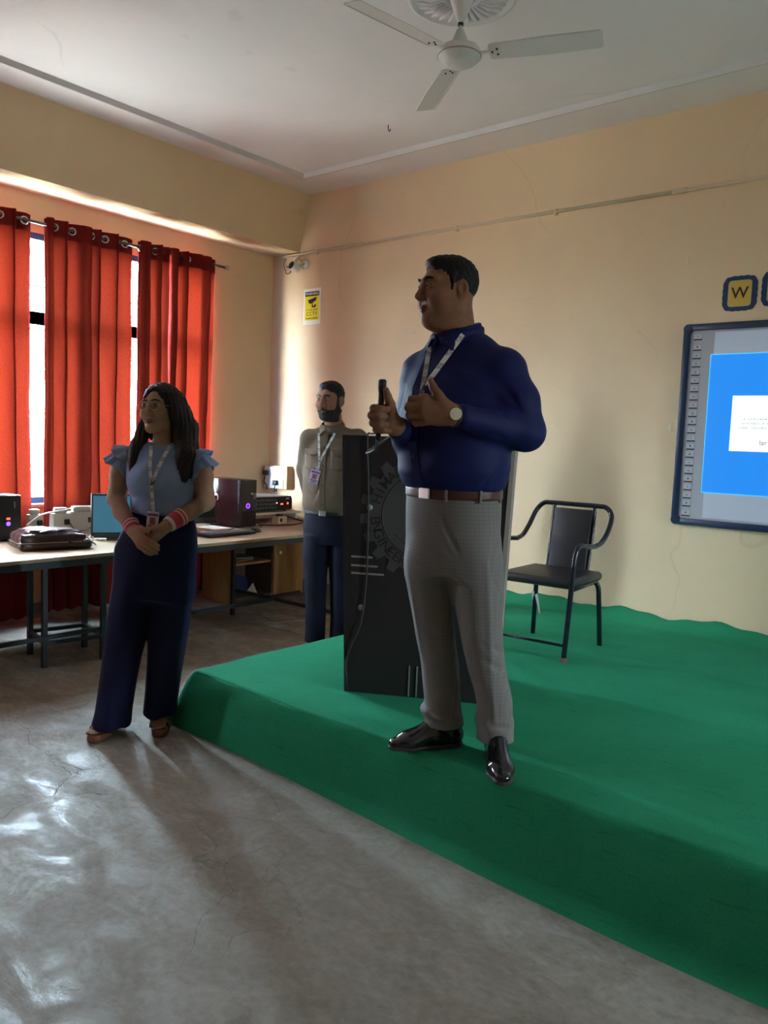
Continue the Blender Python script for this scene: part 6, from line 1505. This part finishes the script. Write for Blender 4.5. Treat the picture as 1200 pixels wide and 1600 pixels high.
badge(bk_, (-0.090, lb.y-0.010, 1.200), (0, R(14), 0), 0.060, 0.088, mat('badge_card2', (0.50, 0.40, 0.58), 0.4))

# ------------------------------------------------------------------ leather bag on the table
bg_ = thing('leather_bag', 'glossy dark brown leather laptop bag lying on the table', 'bag', (0.93, -2.64, TZ), R(78))
M_LEATH = mat('dark_brown_leather', (0.030, 0.012, 0.010), 0.3, spec=0.45, bump=(26, 0.35))
f = Field((-0.26, -0.19, -0.01), (0.28, 0.19, 0.17), 0.004)
f.box((0, 0, 0.030), (0.215, 0.140, 0.028), 0.024, 0.0); f.box((-0.005, 0.004, 0.070), (0.205, 0.132, 0.030), 0.026, 0.012)
f.box((0.0, 0.01, 0.098), (0.17, 0.105, 0.018), 0.016, 0.02)
f.ell((-0.07, 0.02, 0.108), (0.10, 0.09, 0.020), 0.02)
f.groove((-0.20, -0.138, 0.050), (0.21, -0.138, 0.050), 0.006, 0.007); f.groove((-0.215, -0.12, 0.050), (-0.215, 0.13, 0.050), 0.006, 0.007)
f.groove((-0.20, -0.130, 0.082), (0.20, -0.130, 0.082), 0.005, 0.004); f.groove((-0.16, -0.10, 0.112), (0.16, -0.02, 0.118), 0.008, 0.006)
f.warp(lambda X, Y, Z: np.where(Z > 0.02, 0.0022*np.sin(48*X+30*Y+4*np.sin(22*Y))*np.sin(33*X-41*Y), 0)+0.02*np.clip((X-0.05)/0.16, 0, 1)**2*(Z > 0.06))
body_b = soft('bag_body', f, M_LEATH, bg_)
zp = MB().tube(bez_round([(-0.222, 0.10, 0.050), (-0.222, -0.144, 0.050), (0.20, -0.144, 0.050)], 0.03), 0.003, 6).build('zip', mat('bronze_zip', (0.35, 0.27, 0.20), 0.3, 0.8), bg_, smooth=True)
sp_ = smooth_path([(-0.14, -0.06, 0.122), (-0.02, -0.10, 0.124), (0.10, -0.06, 0.118), (0.18, 0.0, 0.088), (0.23, 0.03, 0.055), (0.262, 0.02, 0.020), (0.27, -0.03, 0.010)], 6)
ribbon('shoulder_strap', sp_, 0.034, 0.004, [(0.3, 1, 0.1)]*len(sp_), M_LEATH, bg_)
torus(bg_, 'strap_ring', (0.245, -0.01, 0.046), (0.2, 0.9, 0.4), 0.016, 0.003, M_STEEL)
ribbon('handle', smooth_path([(0.06, -0.150, 0.070), (0.07, -0.165, 0.045), (0.11, -0.168, 0.035), (0.15, -0.165, 0.045), (0.16, -0.150, 0.070)], 6), 0.020, 0.005, (0, 0.2, 1), M_LEATH, bg_)
